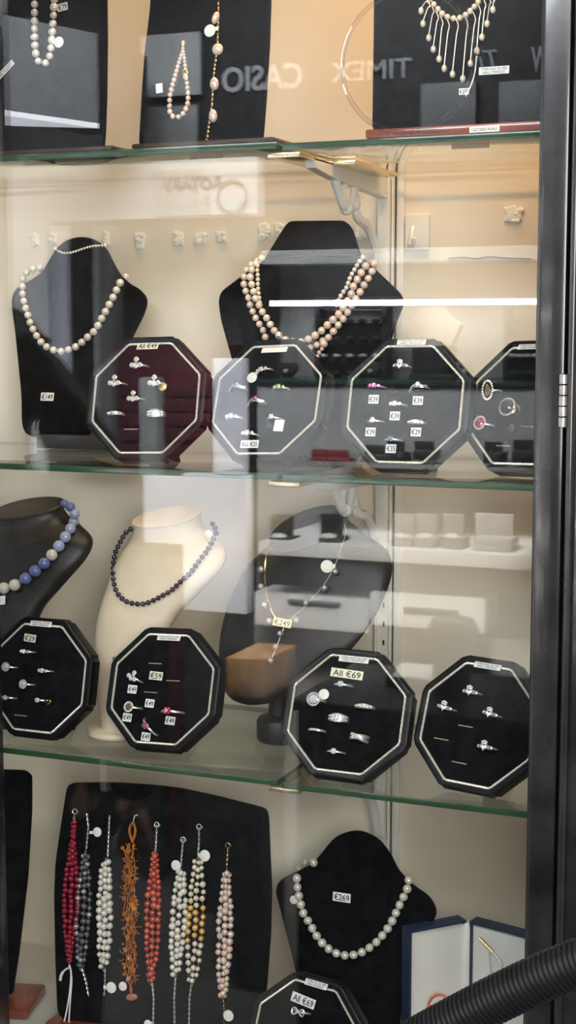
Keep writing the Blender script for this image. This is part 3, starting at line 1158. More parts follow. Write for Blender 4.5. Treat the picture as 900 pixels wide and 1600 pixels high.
r_(FR['f'], 203, 1105, 'halo', 'round smoky stone ring at the left' + EF, GF, 1.05, 0, gem_amber)
r_(FR['f'], 263, 1111, 'solitaire', 'red stone ring at the right' + EF, GF, 1.35, 0, gem_red)
r_(FR['f'], 229, 1134, 'solitaire', 'square pink stone ring lowest' + EF, GF, 1.25, 0.78, gem_pink)
for (x, y, s, wpx, hpx, wh) in ((244, 1056, '€59', 22, 13, 'larger card at the upper middle'), (207, 1077, '€49', 15, 13, 'card under the clear upper left ring'), (234, 1099, '€49', 15, 13, 'card under the lowest empty slot'),
                                (199, 1121, '€49', 15, 13, 'card under the smoky stone ring'), (266, 1126, '€49', 16, 13, 'card under the red stone ring'), (228, 1151, '€49', 15, 13, 'card under the square pink stone')):
    card('price_card', FR['f'], x, y, wpx, hpx, s, mm=card_y if wpx > 20 else card_m, label='%s, printed %s, in front of the cream bust' % (wh, s), group='price cards on the pad before the cream bust', tilt=-0.05)
EG = ' on the third shelf All €69 pad'
r_(FR['g'], 533, 1069, 'solitaire', 'single square stone ring at the top' + EG, GG, 1.0)
r_(FR['g'], 491, 1093, 'cushion', 'large square halo ring at upper left' + EG, GG, 1.0)
r_(FR['g'], 567, 1103, 'eternity', 'stone set band at the upper right' + EG, GG, 1.05)
r_(FR['g'], 526, 1121, 'pave', 'wide pavé band in the centre' + EG, GG, 1.05)
r_(FR['g'], 492, 1140, 'plain', 'slim band at the lower left' + EG, GG, 0.95)
r_(FR['g'], 558, 1151, 'crossover', 'crossing double band at the lower right' + EG, GG, 1.05, 0.12)
r_(FR['g'], 522, 1174, 'solitaire', 'single round stone ring lowest' + EG, GG, 1.0)
pt = FR['g'].at(506, 1085, 0.009)
disc_tag('paper_tag', pt, FR['g'].N, 0.0058, 'oval white tag by the square ring' + EG)
card('price_card', FR['g'], 542, 1053, 50, 14, 'All €69', mm=card_y, label='cream card printed All €69 on the third shelf pad', tilt=-0.04)
EH = ' on the claddagh ring pad'
r_(FR['h'], 734, 1081, 'claddagh', 'claddagh ring at the top' + EH, GH, 1.0)
r_(FR['h'], 694, 1105, 'claddagh', 'claddagh ring at the upper left' + EH, GH, 1.0, 0.1)
r_(FR['h'], 765, 1115, 'claddagh', 'claddagh ring at the upper right' + EH, GH, 1.0, 0.1)
r_(FR['h'], 757, 1167, 'claddagh', 'claddagh ring lowest' + EH, GH, 1.0)
r_(FR['i'], 467, 1581, 'infinity', 'infinity loop ring on the bottom pad under the All €69 card', GI, 1.0)
card('price_card', FR['i'], 474, 1563, 40, 15, 'All €69', label='white card printed All €69 on the bottom pad', tilt=-0.09)

# ------------------------------------------------------------------ flat velvet boards and busts
def plate(name, fr, outline, th, mm, parent, bev=0.004, n=5, off=0.0):
    line = smooth_line([Vector((x, y, 0)) for x, y in outline], n, True)
    return obj(name, prism(bmesh.new(), [fr.at(p.x, p.y, off) for p in line], fr.N, th, bev), mm, parent)


def rounded(pts, r=6):
    """dense polygon with rounded corners from straight-edged pixel corners"""
    P = [Vector((x, y)) for x, y in pts]
    out = []
    for i, p in enumerate(P):
        a, b = (P[i - 1] - p), (P[(i + 1) % len(P)] - p)
        ra = min(r, a.length * 0.4)
        rb = min(r, b.length * 0.4)
        p0, p1 = p + a.normalized() * ra, p + b.normalized() * rb
        for k in range(5):
            t = k / 4
            out.append(tuple(p0 * (1 - t) ** 2 + p * 2 * t * (1 - t) + p1 * t * t))
    return out


def flat(name, fr, outline, th, mm, parent, bev=0.004):
    return obj(name, prism(bmesh.new(), [fr.at(x, y) for x, y in outline], fr.N, th, bev), mm, parent)


def base_block(parent, x0, x1, y0, y1, z0, z1, mm=mahogany, bev=0.003):
    return obj('base', bbox((x0, y0, z0), (x1, y1, z1), bev), mm, parent)


def strut(parent, a, b, hw, mm=velvet):
    a, b = Vector(a), Vector(b)
    p = [a + Vector((-hw, 0, 0)), a + Vector((hw, 0, 0)), b + Vector((hw, 0, 0)), b + Vector((-hw, 0, 0))]
    n = (p[1] - p[0]).cross(p[3] - p[0]).normalized()
    return obj('easel_strut', prism(bmesh.new(), p, n, 0.003), mm, parent)


def necklace(name, label, cat, anchor, group=None):
    return thing(name, label, cat, Matrix.Translation(Vector(anchor)), group)


def strand(parent, trees, path, rpx, mm, Y=None, name='pearl', gap=1.0, squash=0.0, thread=True, first=True, extra=0.0, smooth=8):
    """beads touching one another along a picture path, resting on the surface behind; rpx number or f(fraction)"""
    line = smooth_line([Vector((x, y)) for x, y in path], smooth)
    f = rpx if callable(rpx) else (lambda s: rpx)
    pts = walk(line, (lambda s: 2 * f(s) * gap))
    W = []
    for i, p in enumerate(pts):
        s = i / max(1, len(pts) - 1)
        q = atY(p.x, p.y, 0.05) if Y is None else atY(p.x, p.y, Y)
        r = f(s) * pxm(q)
        q = on(trees, p.x, p.y, r, Y, extra)
        if q is None:
            continue
        r = f(s) * pxm(q)
        mmx = mm(i) if callable(mm) else mm
        bead(parent, q, r, mmx, name, squash)
        W.append(q)
    if thread and len(W) > 2:
        obj('thread', tube(bmesh.new(), W, 0.0004, 5), thread_m, parent)
    return W


Z1, Z1L = S1 + ST, S1 + ST + 0.002
# --- top shelf: two velvet boards at left and one on a mahogany base
fb0 = Frame(atZ(60, 246, Z1L + 0.008) + Vector((0, 0.0, 0)), 0, 0.10)
fb0.o.y = 0.024
t = thing('velvet_board', 'tall black velvet board on the top shelf, cut off by the left picture edge', 'display board', (fb0.o.x - 0.04, 0.05, Z1L), 'velvet boards on the top shelf')
board0 = flat('board', fb0, rounded([(163, -150), (165, 60), (164, 150), (162, 205), (159, 241), (-60, 252), (-66, 100), (-60, -150)], 7), 0.008, velvet, t)
xa_, xb_ = atY(-70, 240, 0.01).x, atY(178, 240, 0.01).x
base_block(t, xa_, xb_, 0.006, 0.085, Z1L + 0.0003, Z1L + 0.0060, mat('dark_stained_base', (0.045, 0.028, 0.016), 0.25, vary=0.2, vscale=25, coat=0.4))
strut(t, fb0.at(50, 20, -0.008), (fb0.o.x, 0.10, Z1L + 0.0003), 0.02)

fb1 = Frame((atZ(310, 232, Z1L + 0.008).x, 0.016, Z1L + 0.008), 0, 0.11)
t = thing('velvet_board', 'tall black velvet board on the top shelf, second from left, holding two hanging necklaces', 'display board', (fb1.o.x, 0.05, Z1L), 'velvet boards on the top shelf')
board1 = flat('board', fb1, rounded([(240, -140), (232, 15), (225, 70), (220, 133), (215, 222), (218, 238), (404, 224), (409, 214), (414, 150), (419, 67), (421, 0), (421, -140)], 7), 0.008, velvet, t)
base_block(t, atY(206, 238, 0.006).x, atY(429, 228, 0.006).x, 0.004, 0.085, Z1L + 0.0003, Z1L + 0.0060, MATS['dark_stained_base'])
strut(t, fb1.at(320, 20, -0.008), (fb1.o.x, 0.11, Z1L + 0.0003), 0.02)

fb2 = Frame((atZ(700, 200, Z1 + 0.010).x, 0.016, Z1 + 0.010), 0, 0.09)
t = thing('velvet_board', 'wide black velvet board on a red mahogany base on the top shelf', 'display board', (fb2.o.x, 0.05, Z1), 'velvet boards on the top shelf')
board2 = flat('board', fb2, rounded([(584, -140), (582, 60), (580, 195), (583, 207), (870, 190), (880, -140)], 6), 0.008, velvet, t)
base_block(t, atY(570, 215, 0.001).x, atY(868, 205, 0.001).x, 0.001, 0.085, Z1 + 0.0003, Z1 + 0.0098)
strut(t, fb2.at(700, 20, -0.008), (fb2.o.x, 0.11, Z1 + 0.0003), 0.02)
baseF = Frame((0, 0.001, Z1 + 0.005))
card('sticker', baseF, 757, 202, 46, 9, 'CULTURED PEARLS', parent=t, off=0.0004)
card('label_strip', fb2, 772, 110, 46, 12, 'STERLING SILVER\nHALL MARKED', label='printed white label strip lying beside the fringe pearl necklace', cat='label')
card('price_card', fb2, 725, 143, 15, 10, '€275', label='tiny white card printed €275 under the fringe pearl necklace')
card('price_card', fb1, 249, 138, 11, 15, None, label='tiny pale card beside the teardrop pearl loop', tilt=0.1)
card('price_card', fb0, 98, 11, 17, 12, '€79', label='tiny white card printed €79 beside the hanging white pearls', tilt=0.15)
card('label_strip', fb0, 8, 110, 36, 9, 'STERLING SILVER\nHALL MARKED', label='slanting white label strip on the board at the left picture edge', cat='label', tilt=0.72)
lt = text_mesh('T', mat('silver_print', (0.65, 0.65, 0.63), 0.4), bold=0.0)

T0, T1, T2 = bvh(board0), bvh(board1), bvh(board2)
n = necklace('pearl_necklace', 'strand of baroque white pearls hanging in a narrow loop on the leftmost top board', 'necklace', fb0.at(70, 0, 0.004))
strand(n, [T0], [(53, -70), (54, -20), (54, 20), (54, 48), (55, 75), (57, 88), (62, 98), (72, 98), (78, 87), (80, 73), (82, 45), (84, 18), (86, -20), (88, -70)], 6.4, p_white, squash=0.13)
p = fb0.at(92, 66, 0.007)
disc_tag('tag', p, fb0.N, 8.6 * pxm(p), parent=n, neck=fb0.at(82, 66, 0.007))

n = necklace('pearl_necklace', 'small pink pearl loop in a teardrop with gold clasp on the second top board', 'necklace', fb1.at(287, 66, 0.003))
loop = [(286, 66), (285, 80), (280, 96), (275, 115), (270, 132), (266, 149), (265, 168), (267, 179), (274, 183), (283, 181), (289, 173), (293, 163), (294, 149), (293, 136), (291, 118), (289, 101), (287, 80)]
strand(n, [T1], loop, lambda s: 2.3 + 2.2 * math.sin(PI * min(1, s * 0.98 + 0.01)), lambda i: p_pink if i % 3 else p_mauve, squash=0.05)
bm = bmesh.new()
p = fb1.at(290, 117, 0.004)
ball(bm, (0, 0, 0), 1, 14)
for v in bm.verts:
    v.co = p + fb1.U * v.co.x * 0.0036 + fb1.V * (v.co.z * 0.0074) + fb1.N * v.co.y * 0.0025 - fb1.U * v.co.z * 0.0012
obj('clasp', bm, gold, n)
bm = bmesh.new()
tube(bm, [fb1.at(286, 66, 0.001) + (fb1.U * math.cos(a) + fb1.V * math.sin(a)) * 0.002 for a in [2 * PI * i / 14 for i in range(14)]], 0.0005, 6, True)
obj('pin_ring', bm, gold, n)


def chain_bm(pts, rw=0.0011, wire=0.00035):
    """open link chain along world points"""
    line = [Vector(p) for p in pts]
    W = walk(line, rw * 2.3)
    bm = bmesh.new()
    for i in range(len(W) - 1):
        a, b = W[i], W[i + 1]
        d = (b - a).normalized()
        s = d.cross(facing(a)).normalized()
        if i % 2:
            s = d.cross(s)
        c = (a + b) / 2
        L = (b - a).length * 0.72
        tube(bm, [c + d * (L * math.cos(q)) + s * (rw * 0.8 * math.sin(q)) for q in [2 * PI * k / 8 for k in range(8)]], wire, 4, True)
    return bm


n = necklace('drop_necklace', 'gold chain with four large coin pearls hanging straight down on the second top board', 'necklace', fb1.at(340, 0, 0.003))
cl = smooth_line([Vector((x, y)) for x, y in [(344, -60), (342, 0), (341, 40), (340, 61), (337, 90), (334, 115), (332, 149), (330, 171), (327, 189), (322, 226)]], 6)
obj('chain', chain_bm([fb1.at(q.x, q.y, 0.003) for q in cl], 0.0010), gold, n)
for (x, y, rx, rz, mm_, rot) in ((337, 28, 5.5, 10, p_pink, -0.35), (340, 77, 9.3, 9.3, p_cream, 0), (335, 131, 7.5, 10.5, p_mauve, 0.1), (333, 181, 7, 10.5, p_mauve, 0.1), (322, 230, 4.2, 4.2, p_pink, 0)):
    p = fb1.at(x, y, 0.004)
    k = pxm(p)
    pl = WM[n.name].inverted() @ p
    R3 = Matrix((fb1.U, -fb1.N, fb1.V)).transposed().to_4x4() @ Matrix.Rotation(-rot, 4, 'Y')
    inst('pearl', sphere_mesh(mm_), n, Matrix.Translation(pl) @ R3 @ Matrix.Diagonal((rx * k, 0.0042, rz * k, 1)))
p = fb1.at(328, 48, 0.007)
disc_tag('tag', p, fb1.N, 9.6 * pxm(p), parent=n, neck=fb1.at(341, 44, 0.007))

n = necklace('fringe_necklace', 'pearl necklace with a fringe of thin wires ending in pearls, at the top right', 'necklace', fb2.at(712, 20, 0.003))
strand(n, [T2], [(600, -150), (630, -70), (655, -30), (668, -6), (677, 6), (684, 14), (691, 22), (700, 27), (710, 29), (722, 27), (732, 20), (741, 11), (748, 1), (757, -20), (775, -60), (800, -130)], 4.9, p_cream, squash=0.06)
for (x0_, y0_, x1_, y1_) in ((668, -4, 658, 17), (671, 2, 661, 37), (677, 10, 670, 59), (684, 20, 677, 77), (691, 28, 686, 92), (701, 32, 694, 107), (715, 32, 707, 116), (730, 30, 723, 123), (742, 22, 735, 99), (750, 10, 745, 79), (758, 0, 753, 58), (766, -4, 761, 37), (772, -6, 770, 15)):
    bm = bmesh.new()
    tube(bm, smooth_line([fb2.at(x0_ - 3, y0_ - 3, 0.004), fb2.at(x0_ + 1, y0_ + 8, 0.006), fb2.at(x0_ * .75 + x1_ * .25, y0_ * .7 + y1_ * .3, 0.006), fb2.at(x1_, y1_ - 4, 0.004)], 5), 0.00055, 6)
    w_ = obj('fringe_wire', bm, rope_m, n)
    p = fb2.at(x1_, y1_, 0.004)
    k = pxm(p)
    inst('fringe_pearl', sphere_mesh(p_cream), n, Matrix.Translation(WM[n.name].inverted() @ p) @ Matrix.Diagonal((4.6 * k, 4.6 * k, 5.8 * k, 1)))

# --- second shelf, left bust on a block
yb = 0.215
t = thing('necklace_bust', 'flat black velvet bust with a single pearl strand, standing on a dark block', 'necklace bust', (atY(85, 690, yb).x, 0.245, z2a), 'black necklace busts')
x0_, x1_ = atZ(13, 706, z2a).x, atZ(150, 708, z2a + 0.0).x
bl = base_block(t, x0_, x1_, 0.205, 0.290, z2a + 0.0002, z2a + 0.0175, mat('dark_lacquered_block', (0.040, 0.036, 0.036), 0.35, vary=0.1, coat=0.2), 0.0015)
fl1 = Frame((0, yb, z2a + 0.0175), 0, 0.25)
bust1 = plate('bust_panel', fl1, [(38, 676), (31, 610), (22, 520), (17, 480), (19, 458), (30, 445), (50, 434), (66, 420), (78, 400), (88, 386), (104, 374), (126, 369), (148, 374), (163, 387), (172, 404), (184, 425), (199, 440), (216, 451), (226, 466), (222, 487), (206, 520), (178, 580), (152, 640), (136, 676), (90, 679)], 0.010, velvet, t, 0.004)
B1T = bvh(bust1)
card('price_card', fl1, 74, 620, 22, 13, '€149', label='white card printed €149 on the single strand pearl bust', group=None)
n = necklace('pearl_necklace', 'single strand of round white pearls on the left bust of the second shelf', 'necklace', fl1.at(118, 460, 0.004))
strand(n, [B1T], [(62, 419), (51, 421), (43, 425), (37, 433), (35, 448), (36, 465), (42, 487), (49, 509), (60, 529), (67, 537), (76, 544), (87, 548), (98, 549), (109, 546), (120, 541), (130, 533), (140, 524), (150, 514), (163, 490), (176, 466), (186, 445), (192, 436), (202, 430)], lambda s: 5.6 + 0.8 * s, p_white, Y=0.275)
n = necklace('bracelet', 'thin silver bead bracelet pinned across the neck of the left pearl bust', 'bracelet', fl1.at(125, 390, 0.003))
strand(n, [B1T], [(88, 391), (100, 396), (115, 394), (130, 389), (145, 385), (160, 384)], 2.3, silver, Y=0.28, name='bead')
for (x, y) in ((86, 389), (164, 384)):
    q = fl1.at(x, y, 0.003)
    bead(n, q, 0.0026, silver, 'clasp_ball')

# --- second shelf, multi strand bust with folded neck
ym = 0.165
t = thing('necklace_bust', 'black velvet bust with squared folded neck carrying several strands of pink pearls', 'necklace bust', (atY(480, 720, 0.2).x, 0.22, z2a), 'black necklace busts')
fm = Frame((0, ym, z2a + 0.004), 0, 0.16)
bust2 = flat('chest_panel', fm, rounded([(414, 402), (344, 455), (340, 470), (344, 500), (372, 600), (392, 690), (398, 722), (560, 722), (566, 690), (590, 590), (618, 500), (628, 475), (626, 459), (562, 398)], 9), 0.009, velvet, t, 0.003)
nk = fm.at(488, 399)
fn = Frame(nk, 0, 0.38)
neck = flat('neck_panel', fn, rounded([(411, 405), (444, 352), (452, 344), (537, 343), (548, 352), (563, 399)], 6), 0.009, velvet, t, 0.003)
obj('fold_seam', tube(bmesh.new(), [fm.at(413, 404, 0.0006), fm.at(488, 400, 0.0006), fm.at(563, 398, 0.0006)], 0.0012, 8), leather, t)
obj('base', bbox((atY(392, 720, 0.17).x, 0.155, z2a + 0.0003), (RX - 0.020, 0.270, z2a + 0.0075), 0.002), velvet, t)
strut(t, fm.at(480, 430, -0.009), (atY(480, 720, 0.2).x, 0.262, z2a + 0.006), 0.02)
B2T = [bvh(bust2), bvh(neck)]
n = necklace('multi_strand_necklace', 'necklace of twisted pink and cream pearl strands on the squared neck bust', 'necklace', fm.at(485, 470, 0.004))
pk = lambda i: (p_pink, p_cream, p_pink, p_mauve)[i % 4]
pc = lambda i: (p_cream, p_white, p_cream, p_pink)[i % 4]
strand(n, B2T, [(402, 408), (390, 416), (383, 428), (381, 440), (383, 452), (388, 465), (391, 477), (396, 489), (402, 501), (410, 514), (414, 525), (420, 538), (435, 541), (449, 543), (467, 546), (485, 543), (498, 537), (510, 528)], 5.6, pk, Y=0.205, squash=0.05)
strand(n, B2T, [(408, 404), (395, 418), (391, 431), (393, 443), (396, 455), (400, 468), (406, 479), (411, 489), (418, 499), (424, 510), (429, 517)], 5.8, pc, Y=0.2, squash=0.05, extra=0.003)
strand(n, B2T, [(411, 404), (404, 411), (402, 420), (403, 433), (403, 447), (404, 456), (406, 473)], 3.6, pc, Y=0.2, extra=0.002)
strand(n, B2T, [(446, 531), (464, 535), (475, 533), (487, 527), (499, 520), (508, 511), (519, 501), (529, 491), (538, 478), (548, 462), (550, 452), (556, 441), (562, 430), (569, 419), (577, 409)], 6.2, pk, Y=0.205, squash=0.05, extra=0.003)
strand(n, B2T, [(567, 402), (560, 411), (556, 418), (551, 426), (547, 434), (541, 450), (535, 458), (530, 467), (524, 482)], 3.9, p_white, Y=0.2, extra=0.003)
strand(n, B2T, [(584, 412), (580, 428), (572, 440), (564, 454), (556, 467), (549, 479), (539, 494), (530, 506), (520, 519), (511, 530), (504, 541)], 6.2, pk, Y=0.205, squash=0.05)
strand(n, B2T, [(503, 545), (499, 550), (496, 556), (492, 564)], 3.6, p_pink, Y=0.18)
q = on(B2T, 436, 524, 0.0048, 0.18, 0.004)
bead(n, q, 0.0048, silver, 'clasp_ball')

# ------------------------------------------------------------------ sculpted busts of the third shelf
def loft(sections, mm, name, parent, seg=28, zmin=S3 + ST + 0.0035):
    """sections: (left px, right px, Y, thickness, forward tilt) from the neck top down"""
    bm = bmesh.new()
    rings = []
    for (l, r, Y, th, tilt) in sections:
        L, R_ = atY(l[0], l[1], Y), atY(r[0], r[1], Y)
        c, a = (L + R_) / 2, (R_ - L) / 2
        b = Vector((0, -math.cos(tilt), -math.sin(tilt))) * th
        ring_ = []
        for k in range(seg):
            q = 2 * PI * k / seg
            cx, sx = math.cos(q), math.sin(q)
            e = 1.0
            ring_.append(c + a * math.copysign(abs(cx) ** e, cx) + b * math.copysign(abs(sx) ** e, sx))
        for p in ring_:
            p.z = max(p.z, zmin)
        rings.append(ring_)
    # denser rings by Catmull-Rom down the body
    dense = []
    for i in range(len(rings) - 1):
        p0, p1, p2, p3 = rings[max(i - 1, 0)], rings[i], rings[i + 1], rings[min(i + 2, len(rings) - 1)]
        for s in range(4):
            t = s / 4
            dense.append([0.5 * ((2 * p1[k]) + (p2[k] - p0[k]) * t + (2 * p0[k] - 5 * p1[k] + 4 * p2[k] - p3[k]) * t * t + (3 * p1[k] - p0[k] - 3 * p2[k] + p3[k]) * t ** 3) for k in range(seg)])
    dense.append(rings[-1])
    V = [[bm.verts.new(p) for p in rr] for rr in dense]
    for A, B in zip(V[:-1], V[1:]):
        for k in range(seg):
            bm.faces.new((A[k], A[(k + 1) % seg], B[(k + 1) % seg], B[k]))
    bm.faces.new(V[0])
    bm.faces.new(V[-1])
    return obj(name, bm, mm, parent)


def cap_disc(sec, mm, parent, name='neck_top', lift=0.0012):
    l, r, Y, th, tilt = sec
    L, R_ = atY(l[0], l[1], Y), atY(r[0], r[1], Y)
    c, a = (L + R_) / 2, (R_ - L) / 2
    b = Vector((0, -math.cos(tilt), -math.sin(tilt))) * th
    nrm = b.cross(a).normalized()
    if nrm.z < 0:
        nrm = -nrm
    bm = bmesh.new()
    ps = [(0.97, 0.0), (1.0, 0.0006), (0.985, lift), (0.94, lift + 0.0008)]
    rings = [[bm.verts.new(c + a * (s * math.cos(2 * PI * k / 40)) + b * (s * math.sin(2 * PI * k / 40)) + nrm * h) for k in range(40)] for s, h in ps]
    for A, B in zip(rings[:-1], rings[1:]):
        for k in range(40):
            bm.faces.new((A[k], A[(k + 1) % 40], B[(k + 1) % 40], B[k]))
    bm.faces.new(rings[0])
    bm.faces.new(rings[-1])
    o = obj(name, bm, mm, parent)
    obj('rim_piping', tube(bmesh.new(), [c + a * (1.0 * math.cos(q)) + b * (1.0 * math.sin(q)) for q in [2 * PI * k / 48 for k in range(48)]], 0.0011, 7, True), mm, parent)
    return o


# cream bust
sec = [((210, 812), (312, 803), 0.190, 0.030, 0.32), ((210, 822), (312, 813), 0.190, 0.031, 0.30), ((207, 838), (317, 828), 0.188, 0.032, 0.25), ((194, 858), (334, 842), 0.182, 0.033, 0.2),
       ((180, 884), (352, 862), 0.174, 0.031, 0.15), ((169, 915), (345, 890), 0.163, 0.029, 0.1), ((158, 950), (308, 930), 0.150, 0.028, 0.1), ((151, 990), (270, 972), 0.136, 0.027, 0.05),
       ((150, 1040), (256, 1030), 0.120, 0.025, 0), ((154, 1095), (243, 1090), 0.106, 0.023, 0), ((160, 1133), (232, 1130), 0.098, 0.021, 0), ((165, 1150), (228, 1148), 0.094, 0.019, 0)]
fc = atZ(196, 1140, z3a)
t = thing('necklace_bust', 'cream leatherette bust with a strand of dark beads on the third shelf', 'necklace bust', (fc.x, 0.10, z3a))
cb = loft(sec, cream_leather, 'bust_body', t)
cap_disc(sec[0], cream_leather, t)
obj('foot', lathe(bmesh.new(), [(0.033, 0.0003), (0.0345, 0.003), (0.0335, 0.0075), (0.028, 0.0095)], (fc.x, 0.100, z3a), seg=32), cream_leather, t)
CT = bvh(cb)
n = necklace('bead_necklace', 'strand of small dark garnet beads around the cream bust', 'necklace', atY(255, 870, 0.15))
N2B = [(204, 827), (196, 833), (189, 845), (183, 857), (179, 868), (177, 884), (177, 899), (179, 915), (185, 929), (198, 940), (218, 944), (233, 941), (251, 932), (268, 922), (282, 909), (298, 894), (311, 876), (323, 861), (333, 843), (338, 831), (334, 821), (326, 813)]
strand(n, [CT], N2B, 4.3, b_dark, Y=0.172, name='bead')
p = atY(326, 834, 0.148)
disc_tag('tag', p, facing(p), 0.0045, parent=n)
bm = bmesh.new()
q0 = on([CT], 182, 1029, 0.0004, 0.1)
fq = Frame(q0 + Vector((0, -0.002, 0)), 0, 0.27)
lettering(t, '€125', 0.010, 0.004, WM[t.name].inverted() @ (Matrix((fq.U, fq.V, fq.N)).transposed().to_4x4().to_3x3().to_4x4() if False else Matrix.Translation(q0 + Vector((0, -0.0012, 0.0003))) @ Matrix((fq.U, fq.V, fq.N)).transposed().to_4x4()))

# black leatherette bust at the left edge
sec = [((-12, 800), (97, 789), 0.175, 0.031, 0.34), ((-12, 810), (97, 799), 0.175, 0.032, 0.32), ((-16, 826), (105, 811), 0.173, 0.033, 0.26), ((-30, 846), (124, 824), 0.168, 0.034, 0.2),
       ((-44, 874), (143, 845), 0.160, 0.032, 0.15), ((-52, 905), (134, 873), 0.150, 0.030, 0.1), ((-60, 940), (98, 915), 0.138, 0.028, 0.1), ((-62, 985), (62, 960), 0.124, 0.026, 0.05),
       ((-58, 1040), (50, 1025), 0.110, 0.024, 0), ((-54, 1095), (40, 1085), 0.098, 0.022, 0), ((-48, 1125), (32, 1120), 0.092, 0.020, 0), ((-44, 1142), (28, 1138), 0.090, 0.018, 0)]
t = thing('necklace_bust', 'black leatherette bust with oval flat neck and big blue beads at the left edge', 'necklace bust', (atZ(-8, 1135, z3a).x, 0.095, z3a))
bb = loft(sec, leather, 'bust_body', t)
cap_disc(sec[0], leather, t)
obj('foot', lathe(bmesh.new(), [(0.033, 0.0003), (0.0345, 0.003), (0.0335, 0.0075), (0.028, 0.0095)], (atZ(-8, 1135, z3a).x, 0.094, z3a), seg=32), leather, t)
BT = bvh(bb)
n = necklace('bead_necklace', 'necklace of large blue and white marbled stone beads on the black bust', 'necklace', atY(60, 860, 0.12))
N2A = [(101, 787, 6.5, b_blue), (110, 792, 7.5, b_blue), (117, 803, 8, b_blue2), (115, 815, 8.4, b_blue2), (110, 826, 8.8, b_blue2), (102, 839, 9.2, b_blue2), (92, 853, 9.4, b_blue2), (81, 867, 9.4, b_white), (69, 880, 9.6, b_blue),
       (55, 892, 9.7, b_blue), (40, 904, 9.7, b_blue), (23, 914, 9.6, b_white), (6, 919, 9.6, b_white), (-12, 920, 9.6, b_blue), (-30, 915, 9.5, b_blue2)]
W = []
for (x, y, r, mm_) in N2A:
    q = on([BT], x, y, r * pxm(atY(x, y, 0.14)), 0.165)
    bead(n, q, r * pxm(q), mm_, 'bead', 0.02)
    W.append(q)
obj('thread', tube(bmesh.new(), W, 0.0005, 5), thread_m, n)
fq = Frame(on([BT], 4, 938, 0.001, 0.14), 0, 0.3)
card('price_card', fq, 3, 938, 12, 14, None, label='small white card at the left edge under the big blue beads', off=0.003, tilt=0.15)

# tilted heart shaped bust
sec = [((423, 838), (541, 812), 0.180, 0.036, 0.62), ((421, 848), (544, 822), 0.178, 0.035, 0.55), ((404, 866), (572, 841), 0.172, 0.031, 0.40), ((384, 886), (604, 862), 0.165, 0.028, 0.3),
       ((369, 915), (613, 890), 0.156, 0.025, 0.2), ((354, 952), (602, 930), 0.144, 0.023, 0.15), ((344, 995), (577, 978), 0.130, 0.022, 0.1), ((342, 1035), (545, 1019), 0.118, 0.021, 0.1),
       ((348, 1070), (500, 1060), 0.108, 0.019, 0), ((363, 1092), (452, 1084), 0.102, 0.015, 0), ((386, 1101), (424, 1098), 0.099, 0.006, 0)]
t = thing('necklace_bust', 'tilted heart shaped black leatherette bust on a round pedestal, with a thin chain', 'necklace bust', (atZ(425, 1150, z3a).x, 0.155, z3a))
hb = loft(sec, leather, 'bust_body', t)
cap_disc(sec[0], leather, t)
pcx = atZ(441, 1150, z3a).x
obj('pedestal', lathe(bmesh.new(), [(0.025, 0.0003), (0.027, 0.003), (0.027, 0.024), (0.024, 0.028), (0.014, 0.031), (0.012, 0.050), (0.016, 0.085)], (pcx + 0.004, 0.150, z3a), seg=28), leather, t)
HT = bvh(hb)
n = necklace('chain_necklace', 'thin chain with hanging grey pearls and a €249 ticket', 'necklace', atY(460, 900, 0.13))
def onH(x, y, e=0.0008):
    return on([HT], x, y, e, 0.175)
cl = smooth_line([Vector(q) for q in [(536, 810), (540, 831), (534, 854), (526, 877), (515, 900), (501, 920), (483, 941), (462, 961), (450, 971)]], 6)
obj('chain', tube(bmesh.new(), [onH(q.x, q.y) for q in cl], 0.00075, 6), silver, n)
cl = smooth_line([Vector(q) for q in [(422, 845), (416, 870), (414, 888), (415, 913), (419, 938), (426, 957), (434, 969)]], 6)
obj('chain', tube(bmesh.new(), [onH(q.x, q.y) for q in cl], 0.00085, 6), gold, n)
cl = smooth_line([Vector(q) for q in [(446, 974), (440, 990), (432, 1011), (424, 1030)]], 6)
obj('chain', tube(bmesh.new(), [onH(q.x, q.y) for q in cl], 0.0004, 6), silver, n)
for (x, y) in ((408, 890), (408, 917), (413, 945), (421, 970), (438, 990), (431, 1011), (423, 1032), (463, 969), (478, 942), (507, 919), (524, 893)):
    q = onH(x, y, 0.0040)
    bead(n, q, 5.4 * pxm(q), p_grey, 'pearl', 0.08)
q = onH(511, 885, 0.004)
disc_tag('tag', q, facing(q), 10 * pxm(q), parent=n, neck=onH(524, 884, 0.004))
fq = Frame(onH(441, 973, 0.006), 0.1, 0.35)
card('ticket', fq, 441, 973, 29, 13, '€249', mm=mat('gold_card', (0.80, 0.66, 0.36), 0.4, 0.15, vary=0.05), parent=n, tilt=-0.13)

# ------------------------------------------------------------------ floor of the case
fp = Frame((atZ(560, 1600, FLOOR).x, 0.165, FLOOR + 0.004), 0, 0.16)
t = thing('necklace_bust', 'flat black velvet bust with round neck on the case floor, priced €269', 'necklace bust', (fp.o.x, 0.20, FLOOR), 'black necklace busts')
bust3 = plate('bust_panel', fp, [(470, 1625), (462, 1530), (446, 1460), (434, 1412), (430, 1392), (437, 1376), (460, 1363), (484, 1351), (501, 1333), (519, 1312), (537, 1302), (557, 1299), (575, 1304), (592, 1315), (608, 1336), (622, 1362), (644, 1384), (668, 1402), (679, 1422), (676, 1438), (660, 1464), (640, 1512), (626, 1560), (612, 1640), (540, 1640)], 0.010, velvet, t, 0.004)
obj('base', bbox((fp.o.x - 0.055, 0.155, FLOOR + 0.0003), (fp.o.x + 0.025, 0.24, FLOOR + 0.008), 0.002), velvet, t)
strut(t, fp.at(535, 1430, -0.010), (fp.o.x, 0.245, FLOOR + 0.006), 0.018)
B3T = bvh(bust3)
